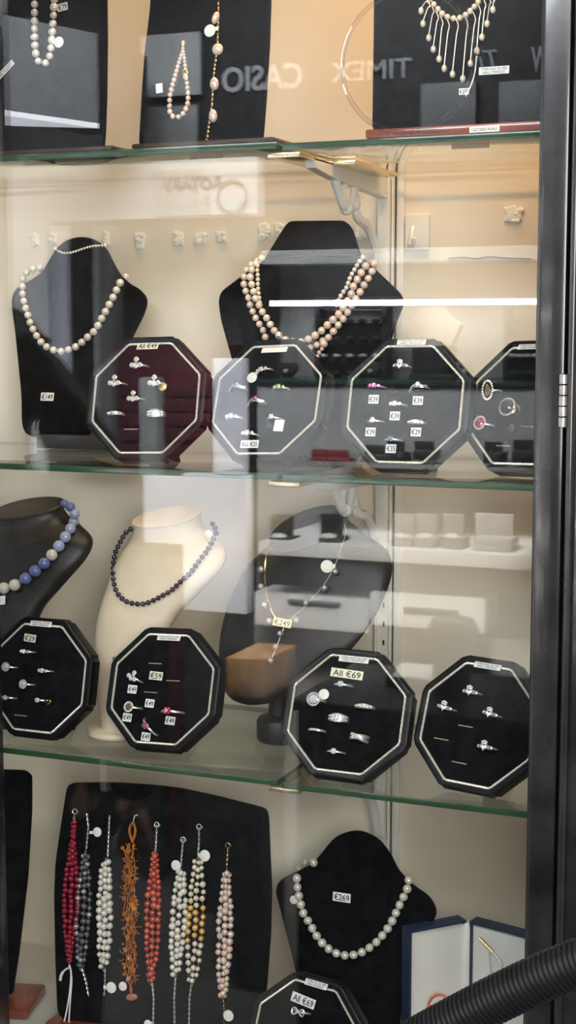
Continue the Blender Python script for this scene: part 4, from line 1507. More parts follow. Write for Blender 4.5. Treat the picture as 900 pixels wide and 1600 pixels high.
card('price_card', fp, 534, 1402, 28, 14, '€269', label='white card printed €269 on the round neck bust at the bottom')
n = necklace('pearl_necklace', 'strand of large white pearls on the €269 velvet bust', 'necklace', fp.at(550, 1420, 0.004))
strand(n, [B3T], [(490, 1348), (482, 1347), (474, 1352), (467, 1360), (464, 1372), (465, 1387), (467, 1400), (470, 1413), (474, 1427), (482, 1440), (496, 1464), (506, 1476), (517, 1485), (530, 1491), (543, 1493), (557, 1491), (569, 1486), (581, 1478), (592, 1468), (609, 1446), (622, 1419), (634, 1394), (638, 1383), (638, 1372), (631, 1368)], 6.9, p_white, Y=0.24, squash=0.05)
q = fp.at(459, 1406, 0.006)
disc_tag('tag', q, fp.N, 6.5 * pxm(q), parent=n)

# bracelet board
fbb = Frame((0, 0.085, FLOOR + 0.014), 0, 0.17)
t = thing('velvet_board', 'large black velvet board with barrel sides holding eight bracelets at the bottom', 'display board', (atY(250, 1600, 0.1).x, 0.12, FLOOR), 'velvet boards on the case floor')
bboard = flat('board', fbb, rounded([(103, 1229), (112, 1223), (180, 1223), (240, 1227), (281, 1232), (340, 1245), (396, 1259), (413, 1264), (417, 1276), (419, 1330), (422, 1391), (420, 1464), (414, 1540), (408, 1618), (240, 1612), (95, 1592), (88, 1580), (85, 1500), (83, 1403), (85, 1349), (91, 1307)], 10), 0.009, velvet, t, 0.003)
xa_, xb_ = atZ(70, 1602, FLOOR + 0.01).x, atZ(420, 1620, FLOOR + 0.01).x
base_block(t, xa_, xb_, 0.070, 0.160, FLOOR + 0.0003, FLOOR + 0.0138)
strut(t, fbb.at(250, 1330, -0.009), (fbb.o.x + atY(250, 1600, 0.1).x, 0.155, FLOOR + 0.013), 0.03)
# partial board at the left
fl0 = Frame((0, 0.085, FLOOR + 0.014), 0.25, 0.17)
fl0.o = atZ(18, 1560, FLOOR + 0.014)
t = thing('velvet_board', 'black velvet board half hidden behind the left frame at the bottom', 'display board', (fl0.o.x - 0.05, fl0.o.y, FLOOR), 'velvet boards on the case floor')
flat('board', fl0, rounded([(-90, 1200), (38, 1204), (48, 1212), (48, 1267), (42, 1370), (28, 1490), (18, 1556), (-100, 1545)], 6), 0.009, velvet, t, 0.003)
bm = bmesh.new()
box(bm, (-0.11, -0.030, 0.0003), (0.030, 0.050, 0.0135), 0, 0.004)
bm.transform(Matrix.Translation((fl0.o.x, fl0.o.y, FLOOR)) @ Matrix.Rotation(0.25, 4, 'Z'))
obj('base', bm, mahogany, t)

GBR = 'bracelets pinned on the black velvet board'


def clasp_part(n, x, y, mm, r=0.0031):
    bm = bmesh.new()
    c = fbb.at(x, y, 0.003)
    tube(bm, [c + (fbb.U * math.cos(a) + fbb.V * math.sin(a)) * r for a in [2 * PI * i / 16 for i in range(16)]], 0.0008, 7, True)
    tube(bm, [c + fbb.U * r, c + fbb.U * (r + 0.002)], 0.0007, 6)
    tube(bm, [c - fbb.V * r, c - fbb.V * (r + 0.003)], 0.0006, 6)
    obj('clasp', bm, mm, n)


def bracelet(label, top, bot, wf, rpx, mm, strands=3, chain_top=None, chain_bot=None, tagp=None, clasp=None, cm=silver, gapf=1.0):
    n = necklace('bracelet', label, 'bracelet', fbb.at(top[0], top[1], 0.004), GBR)
    L = bot[1] - top[1]
    lines = [[] for _ in range(strands)]
    cnt = 0
    for s in range(strands):
        y = top[1] + random.uniform(0, rpx)
        while y < bot[1]:
            f = (y - top[1]) / L
            wd = wf(f)
            r = rpx * random.uniform(0.84, 1.08) * (0.9 + 0.2 * math.sin(PI * f))
            lane = (s / (strands - 1) - 0.5) * 2 if strands > 1 else 0
            x = top[0] + (bot[0] - top[0]) * f + lane * max(0, wd - r) + random.uniform(-0.25, 0.25) * r
            q = fbb.at(x, y, 0.0)
            k = pxm(q)
            h = r * k * (1.0 + (0.9 if s % 2 else 0.0) * (1 if wd > 6 else 0.3))
            q = fbb.at(x, y, h)
            bead(n, q, r * k, mm(f) if callable(mm) else mm, 'bead', 0.07)
            lines[s].append(q)
            cnt += 1
            y += 2 * r * gapf * random.choice((0.97, 1.0, 1.0, 1.25))
    a, b = fbb.at(top[0], top[1] - 6, 0.002), fbb.at(bot[0], bot[1] + 6, 0.002)
    bm = bmesh.new()
    for ln in lines:
        tube(bm, [a] + ln + [b], 0.00028, 4)
    obj('thread', bm, thread_m, n)
    if chain_top:
        bm = bmesh.new()
        obj('chain', chain_bm([fbb.at(x, y, 0.002) for x, y in chain_top], 0.0012, 0.0004), cm, n)
    if chain_bot:
        obj('chain', chain_bm([fbb.at(x, y, 0.002) for x, y in chain_bot], 0.0012, 0.0004), cm, n)
    if clasp:
        clasp_part(n, clasp[0], clasp[1], cm)
    for tg in ([tagp] if tagp and not isinstance(tagp, list) else (tagp or [])):
        x, y, r, nx, ny = tg
        q = fbb.at(x, y, 0.004)
        disc_tag('tag', q, fbb.N, r * pxm(q), parent=n, neck=fbb.at(nx, ny, 0.004))
    return n


hump = lambda lo, hi, p=1.0: (lambda f: lo + (hi - lo) * math.sin(PI * min(max(f, 0), 1)) ** p)
n = bracelet('crimson red bead bracelet with white thread ends, leftmost on the velvet board', (115, 1284), (108, 1503), lambda f: 5 + 9.5 * max(0, math.sin(PI * min(1, max(0, (f - 0.12) / 0.86)))) ** 1.2, 4.2, p_crim, 3, chain_top=[(116, 1276), (115, 1281)], clasp=(117, 1268), gapf=0.9)
bm = bmesh.new()
for pts in ([(108, 1508), (111, 1520), (109, 1550), (104, 1580), (99, 1602), (97, 1612)], [(109, 1508), (112, 1530), (110, 1560), (108, 1590), (107, 1612)]):
    tube(bm, smooth_line([fbb.at(x, y, 0.003) for x, y in pts], 6), 0.0010, 6)
tube(bm, smooth_line([fbb.at(x, y, 0.003) for x, y in [(108, 1512), (101, 1516), (96, 1523), (94, 1532)]], 6), [0.0012] * 9 + [0.0018] * 10, 6)
obj('thread_ends', bm, white_thread, n)
bracelet('dark gunmetal pearl bracelet, second from left on the velvet board', (134, 1335), (126, 1512), hump(7, 14), 4.4, lambda f: random.choice((p_gun, p_gun, p_gun, p_grey)), 3, chain_top=[(136, 1272), (138, 1290), (136, 1312), (134, 1332)], chain_bot=[(129, 1514), (135, 1535), (139, 1560)], tagp=(152, 1300, 7.5, 140, 1301), gapf=1.12)
bracelet('cream white pearl bracelet with round paper tag at its lower end, third from left', (165, 1346), (162, 1512), hump(8, 14), 5.0, p_white, 3, chain_top=[(171, 1275), (170, 1300), (168, 1342)], chain_bot=[(164, 1515), (164, 1545), (162, 1556)], tagp=(174, 1543, 8.6, 162, 1542), gapf=1.02)

# amber bracelet of knotted cords and shell chips
n = necklace('bracelet', 'orange amber coloured bracelet of knotted cords and shell chips, fourth from left', 'bracelet', fbb.at(205, 1320, 0.004), GBR)
bm = bmesh.new()
for s in range(6):
    pts = []
    for i in range(34):
        f = i / 33
        y = 1318 + f * 218
        wd = 10.5 * (0.75 + 0.25 * math.sin(PI * f))
        x = 203 + (204 - 203) * f + wd * ((s / 5 - 0.5) * 1.5) + random.uniform(-2.6, 2.6)
        pts.append(fbb.at(x, y, 0.003 + random.uniform(-0.001, 0.004)))
    tube(bm, smooth_line(pts, 3), 0.00065, 5)
for i in range(60):
    f = random.random()
    y = 1322 + f * 208
    x = 203 + random.uniform(-10, 10)
    a = random.uniform(0, 6.28)
    pts = [fbb.at(x, y, 0.003), fbb.at(x + 4 * math.cos(a), y + 4 * math.sin(a), 0.006), fbb.at(x + 8 * math.cos(a + .5), y + 8 * math.sin(a + .5), 0.004)]
    tube(bm, smooth_line(pts, 4), 0.0006, 5)
obj('knotted_cord', bm, amber_c, n)
for i in range(78):
    f = i / 77
    y = 1322 + f * 210 + random.uniform(-2, 2)
    x = 203 + random.uniform(-1, 1) * 12
    c = fbb.at(x, y, random.uniform(0.003, 0.008))
    r = random.uniform(0.0017, 0.0034)
    d1 = Vector((random.gauss(0, 1), random.gauss(0, 1), random.gauss(0, 1))).normalized()
    d2 = d1.orthogonal().normalized()
    d3 = d1.cross(d2)
    bm = bmesh.new()
    k = random.choice((3, 4, 5))
    pts = [c + (d2 * math.cos(2 * PI * j / k) * random.uniform(0.7, 1.3) + d3 * math.sin(2 * PI * j / k)) * r for j in range(k)]
    prism(bm, pts, d1, 0.0009, 0.0002)
    obj('shell_chip', bm, amber_m, n)
bm = bmesh.new()
for dx in (-1, 1):
    tube(bm, smooth_line([fbb.at(207, 1316, 0.003), fbb.at(207 + 4.5 * dx, 1300, 0.004), fbb.at(207 + 3 * dx, 1290, 0.004), fbb.at(208, 1285, 0.004)], 6), 0.0016, 7)
obj('cord_loop', bm, amber_c, n)
obj('hanging_wire', tube(bmesh.new(), smooth_line([fbb.at(x, y, 0.003) for x, y in [(208, 1286), (210, 1277), (213, 1273), (215, 1275)]], 5), 0.0005, 5), silver, n)
bm = bmesh.new()
for pts in ([(201, 1535), (206, 1545), (204, 1556)], [(206, 1535), (203, 1546), (207, 1556)]):
    tube(bm, smooth_line([fbb.at(x, y, 0.003) for x, y in pts], 5), 0.0009, 6)
obj('cord_tail', bm, amber_c, n)
c = fbb.at(206, 1558, 0.004)
bm = bmesh.new()
ball(bm, (0, 0, 0), 1, 16)
for v in bm.verts:
    v.co = c + fbb.U * v.co.x * 0.0078 + fbb.V * (v.co.z * 0.0045 + v.co.x * 0.0015) + fbb.N * v.co.y * 0.003
obj('shell_button', bm, mat('brown_shell', (0.42, 0.17, 0.09), 0.2, vary=0.2, coat=0.6), n)
q = fbb.at(192, 1541, 0.004)
disc_tag('tag', q, fbb.N, 7 * pxm(q), parent=n)

gem_coral = mat('bright_coral_pearl', (0.55, 0.09, 0.05), 0.2, 0.15, vary=0.15, vscale=60, coat=0.6)
bracelet('coral red pearl bracelet, fifth from left on the velvet board', (242, 1334), (236, 1534), hump(6, 14), 4.7, lambda f: p_coral if random.random() < 0.7 else gem_coral, 3, chain_top=[(245, 1290), (244, 1312), (243, 1330)], chain_bot=[(238, 1537), (240, 1560), (239, 1602), (239, 1614)], clasp=(245, 1289), tagp=(231, 1600, 6.5, 238, 1598), gapf=1.05)
bracelet('white pearl bracelet with a round tag near its clasp, sixth from left', (283, 1362), (274, 1524), hump(8, 14.5), 5.0, p_white, 3, chain_top=[(286, 1312), (284, 1335), (282, 1358)], chain_bot=[(274, 1528), (272, 1560), (273, 1612)], clasp=(286, 1312), tagp=(275, 1352, 8, 282, 1356), gapf=1.02)
bracelet('cream and golden pearl bracelet with loose strands, seventh from left', (310, 1345), (301, 1534), hump(9, 15), 4.5, lambda f: p_gold if 0.38 < f < 0.68 else p_cream, 3, chain_top=[(311, 1294), (311, 1315), (309, 1338)], chain_bot=[(299, 1538), (296, 1560), (295, 1612)], clasp=(311, 1292), tagp=(320, 1337, 9, 310, 1336), gapf=1.25)
bracelet('mauve pink pearl bracelet, rightmost on the velvet board', (354, 1364), (348, 1556), hump(7, 14), 4.9, lambda f: random.choice((p_mauve, p_mauve, p_pink, p_cream)), 3, chain_top=[(356, 1324), (355, 1342), (354, 1360)], chain_bot=[(349, 1560), (350, 1580), (350, 1614)], clasp=(356, 1321), cm=gold, tagp=(357, 1587, 8.6, 350, 1582), gapf=1.03)

# ------------------------------------------------------------------ open jewellery case
hz = atY(731, 1436, 0.215)
zt = hz.z
lp, rp = atZ(636, 1452, zt), atZ(842, 1464, zt)
t = thing('jewellery_case', 'open navy blue jewellery case with white satin lining standing on the case floor', 'jewellery box', (hz.x, hz.y, FLOOR))


def leaf(a, b, name, flip):
    """one half of the case: navy shell with a satin lined inside facing the viewer"""
    a, b = Vector((a.x, a.y, 0)), Vector((b.x, b.y, 0))
    d = (b - a).normalized()
    nrm = Vector((d.y, -d.x, 0))
    if nrm.y > 0:
        nrm = -nrm
    bm = bmesh.new()

    def quadbox(s0, s1, n0, n1, z0, z1, mi):
        vs = [bm.verts.new(a + d * s + nrm * n_ + Vector((0, 0, z))) for z in (z0, z1) for s, n_ in ((s0, n0), (s1, n0), (s1, n1), (s0, n1))]
        for f in ((0, 1, 2, 3), (4, 5, 6, 7), (0, 1, 5, 4), (1, 2, 6, 5), (2, 3, 7, 6), (3, 0, 4, 7)):
            bm.faces.new([vs[i] for i in f]).material_index = mi
    Lw = (b - a).length
    quadbox(0, Lw, -0.012, -0.008, FLOOR + 0.0004, zt, 0)
    quadbox(0, Lw, -0.008, 0.006, zt - 0.003, zt, 0)
    quadbox(0, Lw, -0.008, 0.006, FLOOR + 0.0004, FLOOR + 0.004, 0)
    quadbox(Lw - 0.003, Lw, -0.008, 0.006, FLOOR + 0.004, zt - 0.003, 0)
    quadbox(0, 0.003, -0.008, 0.006, FLOOR + 0.004, zt - 0.003, 0)
    shell_ = obj(name, bm, box_blue, t, False)
    bm = bmesh.new()
    quadbox(0.003, Lw - 0.003, -0.008, 0.002, FLOOR + 0.004, zt - 0.003, 0)
    obj('satin_lining', bm, satin, shell_, False)
    return a, d, nrm


hL, hR = hz + Vector((-0.005, 0, 0)), hz + Vector((0.005, 0, 0))
leaf(hL, lp, 'lid', False)
ra, rd, rn = leaf(hR, rp, 'tray', True)
bm = bmesh.new()
lathe(bm, [(0.004, FLOOR + 0.0004), (0.006, FLOOR + 0.004), (0.006, zt - 0.006), (0.004, zt - 0.003)], (hz.x, hz.y - 0.002, 0), seg=12)
obj('spine', bm, satin, t)
fx = Frame(ra + rn * 0.003, math.atan2(rd.y, rd.x), 0)
n = necklace('bar_pendant', 'gold and silver stick pendant on a thin chain inside the open navy case', 'pendant', fx.at(770, 1480, 0.002))
bm = bmesh.new()
tube(bm, [fx.at(749, 1465, 0.004), fx.at(771, 1488, 0.004)], 0.0016, 8)
obj('gold_bar', bm, gold, n)
bm = bmesh.new()
tube(bm, [fx.at(771, 1488, 0.004), fx.at(778, 1497, 0.004), fx.at(784, 1508, 0.004)], [0.0011, 0.0014, 0.0020], 8)
obj('silver_tip', bm, silver, n)
obj('chain', chain_bm([fx.at(x, y, 0.002) for x, y in [(764, 1487), (767, 1520), (768, 1560), (774, 1600)]], 0.0009), silver, n)
q = atY(688, 1566, 0.12)
c0 = atZ(690, 1575, FLOOR + 0.03)
n = thing('coral_bangle', 'small red coral loop standing in the open navy case', 'bangle', atY(688, 1575, 0.165))
bm = bmesh.new()
c = WM[n.name].translation
rb_ = 0.014
tube(bm, [c + Vector((rb_ * math.cos(a), rb_ * 0.3 * math.sin(a), rb_ * math.sin(a))) for a in [2 * PI * i / 28 for i in range(28)]], 0.0014, 8, True)
obj('loop', bm, mat('coral', (0.62, 0.10, 0.04), 0.3, vary=0.1), n)

# ------------------------------------------------------------------ clear ring added in place of a round disc's reflection, vacuum hose in front
pf = Frame((0, PANE + 0.006, 0))
c = pf.at(636, 96)
bm = bmesh.new()
R_ = 0.068
tube(bm, [c + Vector((R_ * math.cos(a), 0.0016, R_ * math.sin(a))) for a in [2 * PI * i / 64 for i in range(64)]], 0.0011, 8, True)
tube(bm, [c + Vector((R_ * 0.955 * math.cos(a), 0.0012, R_ * 0.955 * math.sin(a))) for a in [2 * PI * i / 64 for i in range(64)]], 0.0009, 6, True)
tag(obj('reflection_ring', bm, plastic_clear), 'large clear ring standing in for a round reflection in the window glass, top right', 'reflection stand-in')

bm = bmesh.new()
HY = -0.36
hl = smooth_line([atY(x, y, HY) for x, y in [(480, 1760), (560, 1688), (640, 1634), (700, 1600), (800, 1549), (900, 1506), (1000, 1480), (1120, 1465)]], 10)
hr = 37.5 * pxm(atY(850, 1530, HY))
pts = walk(hl, 0.0043 / 6)
rs = []
for i in range(len(pts)):
    q = (i % 6) / 6
    rs.append(hr * (1.0 if q in (1 / 6, 2 / 6, 3 / 6) else 0.885))
tube(bm, pts, rs, 28)
tag(obj('vacuum_hose', bm, hose_m), 'black ribbed vacuum cleaner hose crossing the bottom right corner in front of the frame', 'hose')

# ------------------------------------------------------------------ the shop in front of the window, seen mirrored in its glass
def vr(px, py, D):
    """real place of what shows mirrored at (px, py), D behind the glass line"""
    p = atY(px, py, D)
    return Vector((p.x, 2 * PANE - D, p.z))


def rrect(bm, x0, y0, x1, y1, D, th, bev=0.0, mi=0, floor=False):
    a, b = vr((x0 + x1) / 2, y0, D), vr((x0 + x1) / 2, y1, D)
    l, r = vr(x0, (y0 + y1) / 2, D).x, vr(x1, (y0 + y1) / 2, D).x
    z0 = RF if floor else b.z
    return box(bm, (l, a.y - th, z0), (r, a.y, a.z), mi, bev)


RF = -1.35
shop_floor = mat('shop_floor_tile', (0.022, 0.021, 0.020), 0.5, bump=0.05, vary=0.15, vscale=3)
shop_wall = mat('shop_wall_paint', (0.05, 0.05, 0.05), 0.8, vary=0.03, vscale=3)
shop_dark = mat('charcoal_ceiling', (0.012, 0.012, 0.013), 0.8, vary=0.2, vscale=5)
black_fit = mat('black_fitting', (0.008, 0.008, 0.009), 0.5, vary=0.2, vscale=20)
grey_fit = mat('grey_laminate', (0.28, 0.28, 0.28), 0.5, vary=0.04, vscale=6)
grey_dk = mat('dark_grey_laminate', (0.13, 0.13, 0.13), 0.5, vary=0.06, vscale=6)
white_fit = mat('white_laminate', (0.80, 0.79, 0.77), 0.45, vary=0.02, vscale=6)
pale_fit = mat('white_daylight_tint', (0.74, 0.74, 0.82), 0.5, vary=0.02, vscale=6)  # white panels, with the bluish tint of daylight put into the colour
maroon = mat('maroon_leatherette', (0.085, 0.010, 0.016), 0.5, vary=0.15, vscale=30)
wood_fit = mat('oak_veneer', (0.30, 0.16, 0.06), 0.5, col2=(0.15, 0.08, 0.03), vscale=30, bump=0.05)
sign_white = mat('white_sign_letter', (0.62, 0.62, 0.62), 0.5, vary=0.02)
sign_grey = mat('grey_sign_letter', (0.16, 0.16, 0.17), 0.5, vary=0.02)
cream_cloth = mat('cream_linen', (0.72, 0.62, 0.48), 0.8, bump=0.2, bscale=300, vary=0.04)
cup_m = mat('kraft_paper', (0.15, 0.12, 0.07), 0.7, vary=0.08, vscale=20)
lid_m = mat('grey_plastic_lid', (0.13, 0.13, 0.13), 0.4, vary=0.05)
led_m = mat('led_tube', (0.96, 0.96, 1.0), 0.5, emit=17.0)
panel_light = mat('lit_diffuser', (0.93, 0.94, 1.0), 0.5, emit=4.2)

struct('floor_shop', bbox((-5.2, -3.6, RF - 0.05), (1.6, -0.12, RF)), shop_floor)
struct('wall_shop', bbox((-5.2, -2.95, RF), (1.6, -2.85, 1.7)), shop_wall)
struct('ceiling_shop', bbox((-5.2, -3.6, 1.7), (1.6, -0.4, 1.75)), shop_dark)
for i in range(3):
    struct('beam_%d' % (i + 1), bbox((-5.0, -2.8 + i * 0.55, 1.50), (1.4, -2.68 + i * 0.55, 1.70), 0.01), shop_dark)


def rthing(name, label, cat, px, py, D, group=None):
    return thing(name, label, cat, Matrix.Translation(vr(px, py, D)), group)


def rbox(name, x0, y0, x1, y1, D, th, mm, parent=None, bev=0.002, floor=False):
    return obj(name, rrect(bmesh.new(), x0, y0, x1, y1, D, th, bev, 0, floor), mm, parent)


def sign_text(parent, s, x0, y0, x1, y1, D, mm, bold=0.0, shear=0.0):
    c = vr((x0 + x1) / 2, (y0 + y1) / 2, D)
    wd = abs(vr(x1, y0, D).x - vr(x0, y0, D).x)
    hg = abs(vr(x0, y0, D).z - vr(x0, y1, D).z)
    me, a0, a1, b0, b1 = text_mesh(s, mm, bold=bold, shear=shear)
    sx, sy = wd / (a1 - a0), hg / (b1 - b0)
    R_ = Matrix(((-1, 0, 0), (0, 0, 1), (0, 1, 0))).to_4x4()
    M = Matrix.Translation(c) @ R_ @ Matrix.Translation((-(a0 + a1) / 2 * sx, -(b0 + b1) / 2 * sy, 0)) @ Matrix.Diagonal((sx, sy, 0.15, 1))
    return inst('lettering', me, parent, WM[parent.name].inverted() @ M)


# black fascia with watch makers' names
t = rthing('sign_fascia', 'long black fascia with pale raised brand lettering, mirrored in the glass at the top', 'sign', 500, 250, 2.50)
rbox('fascia_board', 155, -420, 960, 252, 2.52, 0.10, black_fit, t)
sign_text(t, 'CASIO', 345, 101, 471, 141, 2.515, sign_white, 0.02)
sign_text(t, 'TIMEX', 517, 94, 642, 124, 2.515, sign_white, 0.01)
sign_text(t, 'Ti', 745, 78, 776, 104, 2.515, sign_white, 0.0, 0.25)
sign_text(t, 'W', 829, 72, 858, 110, 2.515, sign_white, 0.02)
for (x0, y0, x1, y1, mm_, lab) in ((218, 52, 311, 150, grey_fit, 'grey panel above the other on the black fascia, mirrored behind the teardrop pearl loop'), (222, 165, 306, 238, grey_dk, 'lower dark grey notice panel mirrored behind the teardrop pearl loop'),
                                   (656, 128, 742, 203, grey_dk, 'dark grey poster panel mirrored on the left under the fringe necklace'), (778, 125, 852, 203, grey_dk, 'dark grey poster panel mirrored beside the door frame at the top')):
    o = rbox('poster_panel', x0, y0, x1, y1, 2.49, 0.02, mm_)
    tag(o, lab, 'poster', 'poster panels on the fascia')
# big grey bulkhead with a lit underside
zb, zt_ = vr(152, 200, 1.90).z, vr(148, 52, 1.90).z
B_ = vr(152, 200, 1.90)
A_ = vr(-5, 165, 1.60)
d_ = (A_ - B_)
A_ = B_ + d_ * 2.2
C_ = B_ + Vector((d_.x * 2.2, d_.y * 2.2 - 0.52, 0))
t = thing('bulkhead', 'large grey wall box with a brightly lit underside, mirrored at the top left', 'wall box', Matrix.Translation((B_.x, B_.y, zb)))
bm = bmesh.new()
prism(bm, [Vector((p.x, p.y, zt_)) for p in (A_, B_, C_)], (0, 0, 1), zt_ - zb - 0.012)
obj('box_body', bm, mat('mid_grey_panel', (0.13, 0.13, 0.135), 0.6, vary=0.04), t, False)
bm = bmesh.new()
prism(bm, [Vector((p.x, p.y, zb + 0.012)) for p in (A_, B_, C_)], (0, 0, 1), 0.012)
obj('light_diffuser', bm, panel_light, t, False)
bm = bmesh.new()
box(bm, (C_.x - 0.1, C_.y - 0.6, zb + 0.05), (C_.x + 0.1, C_.y - 0.02, zb + 0.25))
obj('wall_fixing', bm, black_fit, t)
rb = rbox('trim_shop', -200, 258, 402, 346, 2.45, 0.05, white_fit)
tag(rb, kind='structure')
rb.name = 'trim_2'
t = rthing('sign_plaque', 'white sign with grey lettering and a round emblem, mirrored faintly', 'sign', 310, 330, 2.42)
rbox('plaque', 238, 262, 400, 336, 2.445, 0.012, white_fit, t)
sign_text(t, 'ROTARY', 252, 276, 343, 296, 2.44, sign_grey, 0.02)
c = vr(361, 306, 2.435)
obj('emblem_ring', tube(bmesh.new(), [c + Vector((0.043 * math.cos(a), 0, 0.043 * math.sin(a))) for a in [2 * PI * i / 40 for i in range(40)]], 0.003, 6, True), sign_grey, t)

# lit wall niche with watch racks over a glass counter
t = rthing('display_niche', 'grey wall niche over a glass counter, mirrored across the second shelf', 'wall display', 620, 595, 2.55)
rbox('back_panel', 396, 462, 960, 597, 2.56, 0.03, grey_fit, t)
rbox('upper_shelf', 392, 386, 960, 408, 2.42, 0.16, white_fit, t)
o = rbox('led_strip', 420, 467.5, 900, 477, 2.40, 0.02, led_m, t)
o['label'] = 'bright white light strip'
rbox('side_post', 378, 380, 397, 745, 2.38, 0.18, black_fit, t)
for (x0, x1, rows, lab) in ((490, 600, 4, 'black watch rack with four rows mirrored over the multi strand bust'), (785, 862, 4, 'black watch rack mirrored beside the door frame')):
    t = rthing('watch_rack', lab, 'rack', (x0 + x1) / 2, 595, 2.46, 'watch racks mirrored on the second shelf')
    for i in range(rows + 1):
        y = 480 + i * 27
        bm = bmesh.new()
        rrect(bm, x0, y - 2, x1, y + 3, 2.46, 0.05)
        sh_ = obj('rack_shelf', bm, black_fit, t)
        if i:
            bm = bmesh.new()
            for k in range(5):
                xx = x0 + 14 + k * (x1 - x0 - 28) / 4
                q = vr(xx, y - 5, 2.45)
                ball(bm, q, 0.010, 8, 0, (1.3, 0.8, 0.7))
            obj('watch_row', bm, silver if i == 3 else black_fit, t)
    for xx in (x0, x1 - 5):
        rbox('rack_upright', xx, 479, xx + 7, 593, 2.455, 0.06, black_fit, t)
    rbox('rack_back', x0, 480, x1, 593, 2.52, 0.01, white_fit, t)
t = rthing('necklace_bust', 'cream linen bust on a black block mirrored right of the multi strand bust', 'necklace bust', 672, 597, 2.40)
ol = [(655, 480), (692, 480), (698, 492), (720, 507), (714, 520), (704, 542), (644, 542), (636, 520), (632, 505), (650, 492)]
obj('bust_panel', prism(bmesh.new(), [vr(x, y, 2.36) for x, y in ol], (0, 1, 0), 0.03, 0.006), cream_cloth, t)
rbox('block', 643, 542, 700, 585, 2.36, 0.08, black_fit, t)
rbox('base', 638, 585, 704, 597, 2.34, 0.12, black_fit, t)
for (x0, x1) in ((428, 462), (562, 592), (712, 738)):
    t = rthing('pendant_stand', 'small black pendant stand mirrored %s' % {428: 'in the upper part of the ALL €25 pad', 562: 'in the top left of the seven ring pad', 712: 'between the two right hand pads'}[x0], 'jewellery stand', (x0 + x1) / 2, 597, 2.34, 'pendant stands on the mirrored counter')
    obj('stand_panel', prism(bmesh.new(), [vr(x, y, 2.32) for x, y in [(x0 + 4, 566), (x1 - 4, 566), (x1, 578), ((x0 + x1) / 2 + 4, 592), ((x0 + x1) / 2 - 4, 592), (x0, 578)]], (0, 1, 0), 0.02, 0.003), black_fit, t)
    rbox('base', x0, 591, x1, 597, 2.31, 0.06, black_fit, t)
    q = vr((x0 + x1) / 2, 580, 2.315)
    obj('pendant', ball(bmesh.new(), q, 0.007, 8), silver, t)
t = rthing('shop_counter', 'grey counter with dark glass top mirrored behind the second shelf pads', 'counter', 620, 900, 2.25)
rbox('counter_body', 400, 603, 960, 800, 2.25, 0.28, grey_fit, t, 0.004, True)
rbox('counter_top', 399, 596, 960, 603, 2.24, 0.30, mat('dark_green_glass', (0.015, 0.035, 0.030), 0.15, vary=0.1), t)
rbox('front_ledge', 470, 728, 870, 735, 1.93, 0.318, grey_dk, t)
for (x, y, wx, hy, mm_, lab) in ((512, 717, 62, 26, maroon, 'red display tray mirrored between the two middle pads'), (582, 712, 34, 32, black_fit, 'dark watch box mirrored low on the seven ring pad at left'), (615, 708, 30, 36, black_fit, 'dark watch box mirrored low in the middle of the seven ring pad'),
                                 (660, 705, 34, 30, black_fit, 'dark watch box mirrored at the right of the seven ring pad'), (768, 708, 30, 34, black_fit, 'dark watch box mirrored low on the cocktail ring pad at left'), (815, 706, 34, 36, black_fit, 'dark watch box mirrored low on the cocktail ring pad by the frame')):
    t = rthing('watch_box', lab, 'box', x, y + hy / 2, 1.95, 'watch boxes on the mirrored counter')
    rbox('box_body', x - wx / 2, y, x + wx / 2, y + hy / 2, 1.95, 0.06, mm_, t, 0.003)
    bm = bmesh.new()
    a, b = vr(x - wx / 2, y, 1.98), vr(x + wx / 2, y - hy / 2, 2.0)
    box(bm, (a.x, a.y - 0.03, a.z), (b.x, a.y - 0.015, b.z), 0, 0.003)
    obj('box_lid', bm, mm_, t)

# door, posts and cabinet at the left
t = rthing('white_door', 'white panelled door and frame mirrored at the left of the second shelf', 'door', 60, 800, 2.40)
rbox('leaf', -220, 348, 78, 900, 2.40, 0.04, white_fit, t, 0.003, True)
rbox('leaf', 80, 352, 112, 900, 2.38, 0.04, pale_fit, t, 0.003, True)
rbox('door_post', 113, 352, 146, 900, 2.34, 0.08, black_fit, t, 0.003, True)
rbox('door_post', 146, 352, 153, 900, 2.32, 0.08, grey_fit, t, 0.003, True)
rbox('door_post', 156, 352, 172, 900, 2.33, 0.08, grey_dk, t, 0.003, True)
t = rthing('maroon_cabinet', 'maroon cabinet of small drawers mirrored in the All €49 pad', 'cabinet', 250, 692, 2.36)
rbox('cabinet_body', 182, 540, 328, 692, 2.36, 0.3, maroon, t, 0.003, True)
for i in range(4):
    for j in range(4):
        rbox('drawer_front', 186 + j * 36, 600 + i * 23, 219 + j * 36, 620 + i * 23, 2.352, 0.01, maroon, t, 0.003)
t = rthing('pale_post', 'pale upright panel mirrored at the middle of the All €49 pad', 'post', 230, 800, 2.15)
rbox('upright', 216, 590, 242, 745, 2.15, 0.05, grey_fit, t, 0.003)
rbox('stand', 214, 745, 244, 800, 2.15, 0.06, black_fit, t, 0.003, True)
t = rthing('daylit_panel', 'white partition panel, daylight tint in its colour, mirrored beside the cream bust', 'partition', 320, 950, 1.95)
rbox('upper_panel', 331, 560, 377, 742, 1.95, 0.04, pale_fit, t, 0.003)
rbox('middle_panel', 222, 745, 283, 850, 1.95, 0.04, pale_fit, t, 0.003)
rbox('lower_panel', 284, 742, 384, 957, 1.95, 0.04, pale_fit, t, 0.003)
rbox('plinth', 286, 957, 384, 1010, 1.99, 0.06, black_fit, t, 0.003, True)

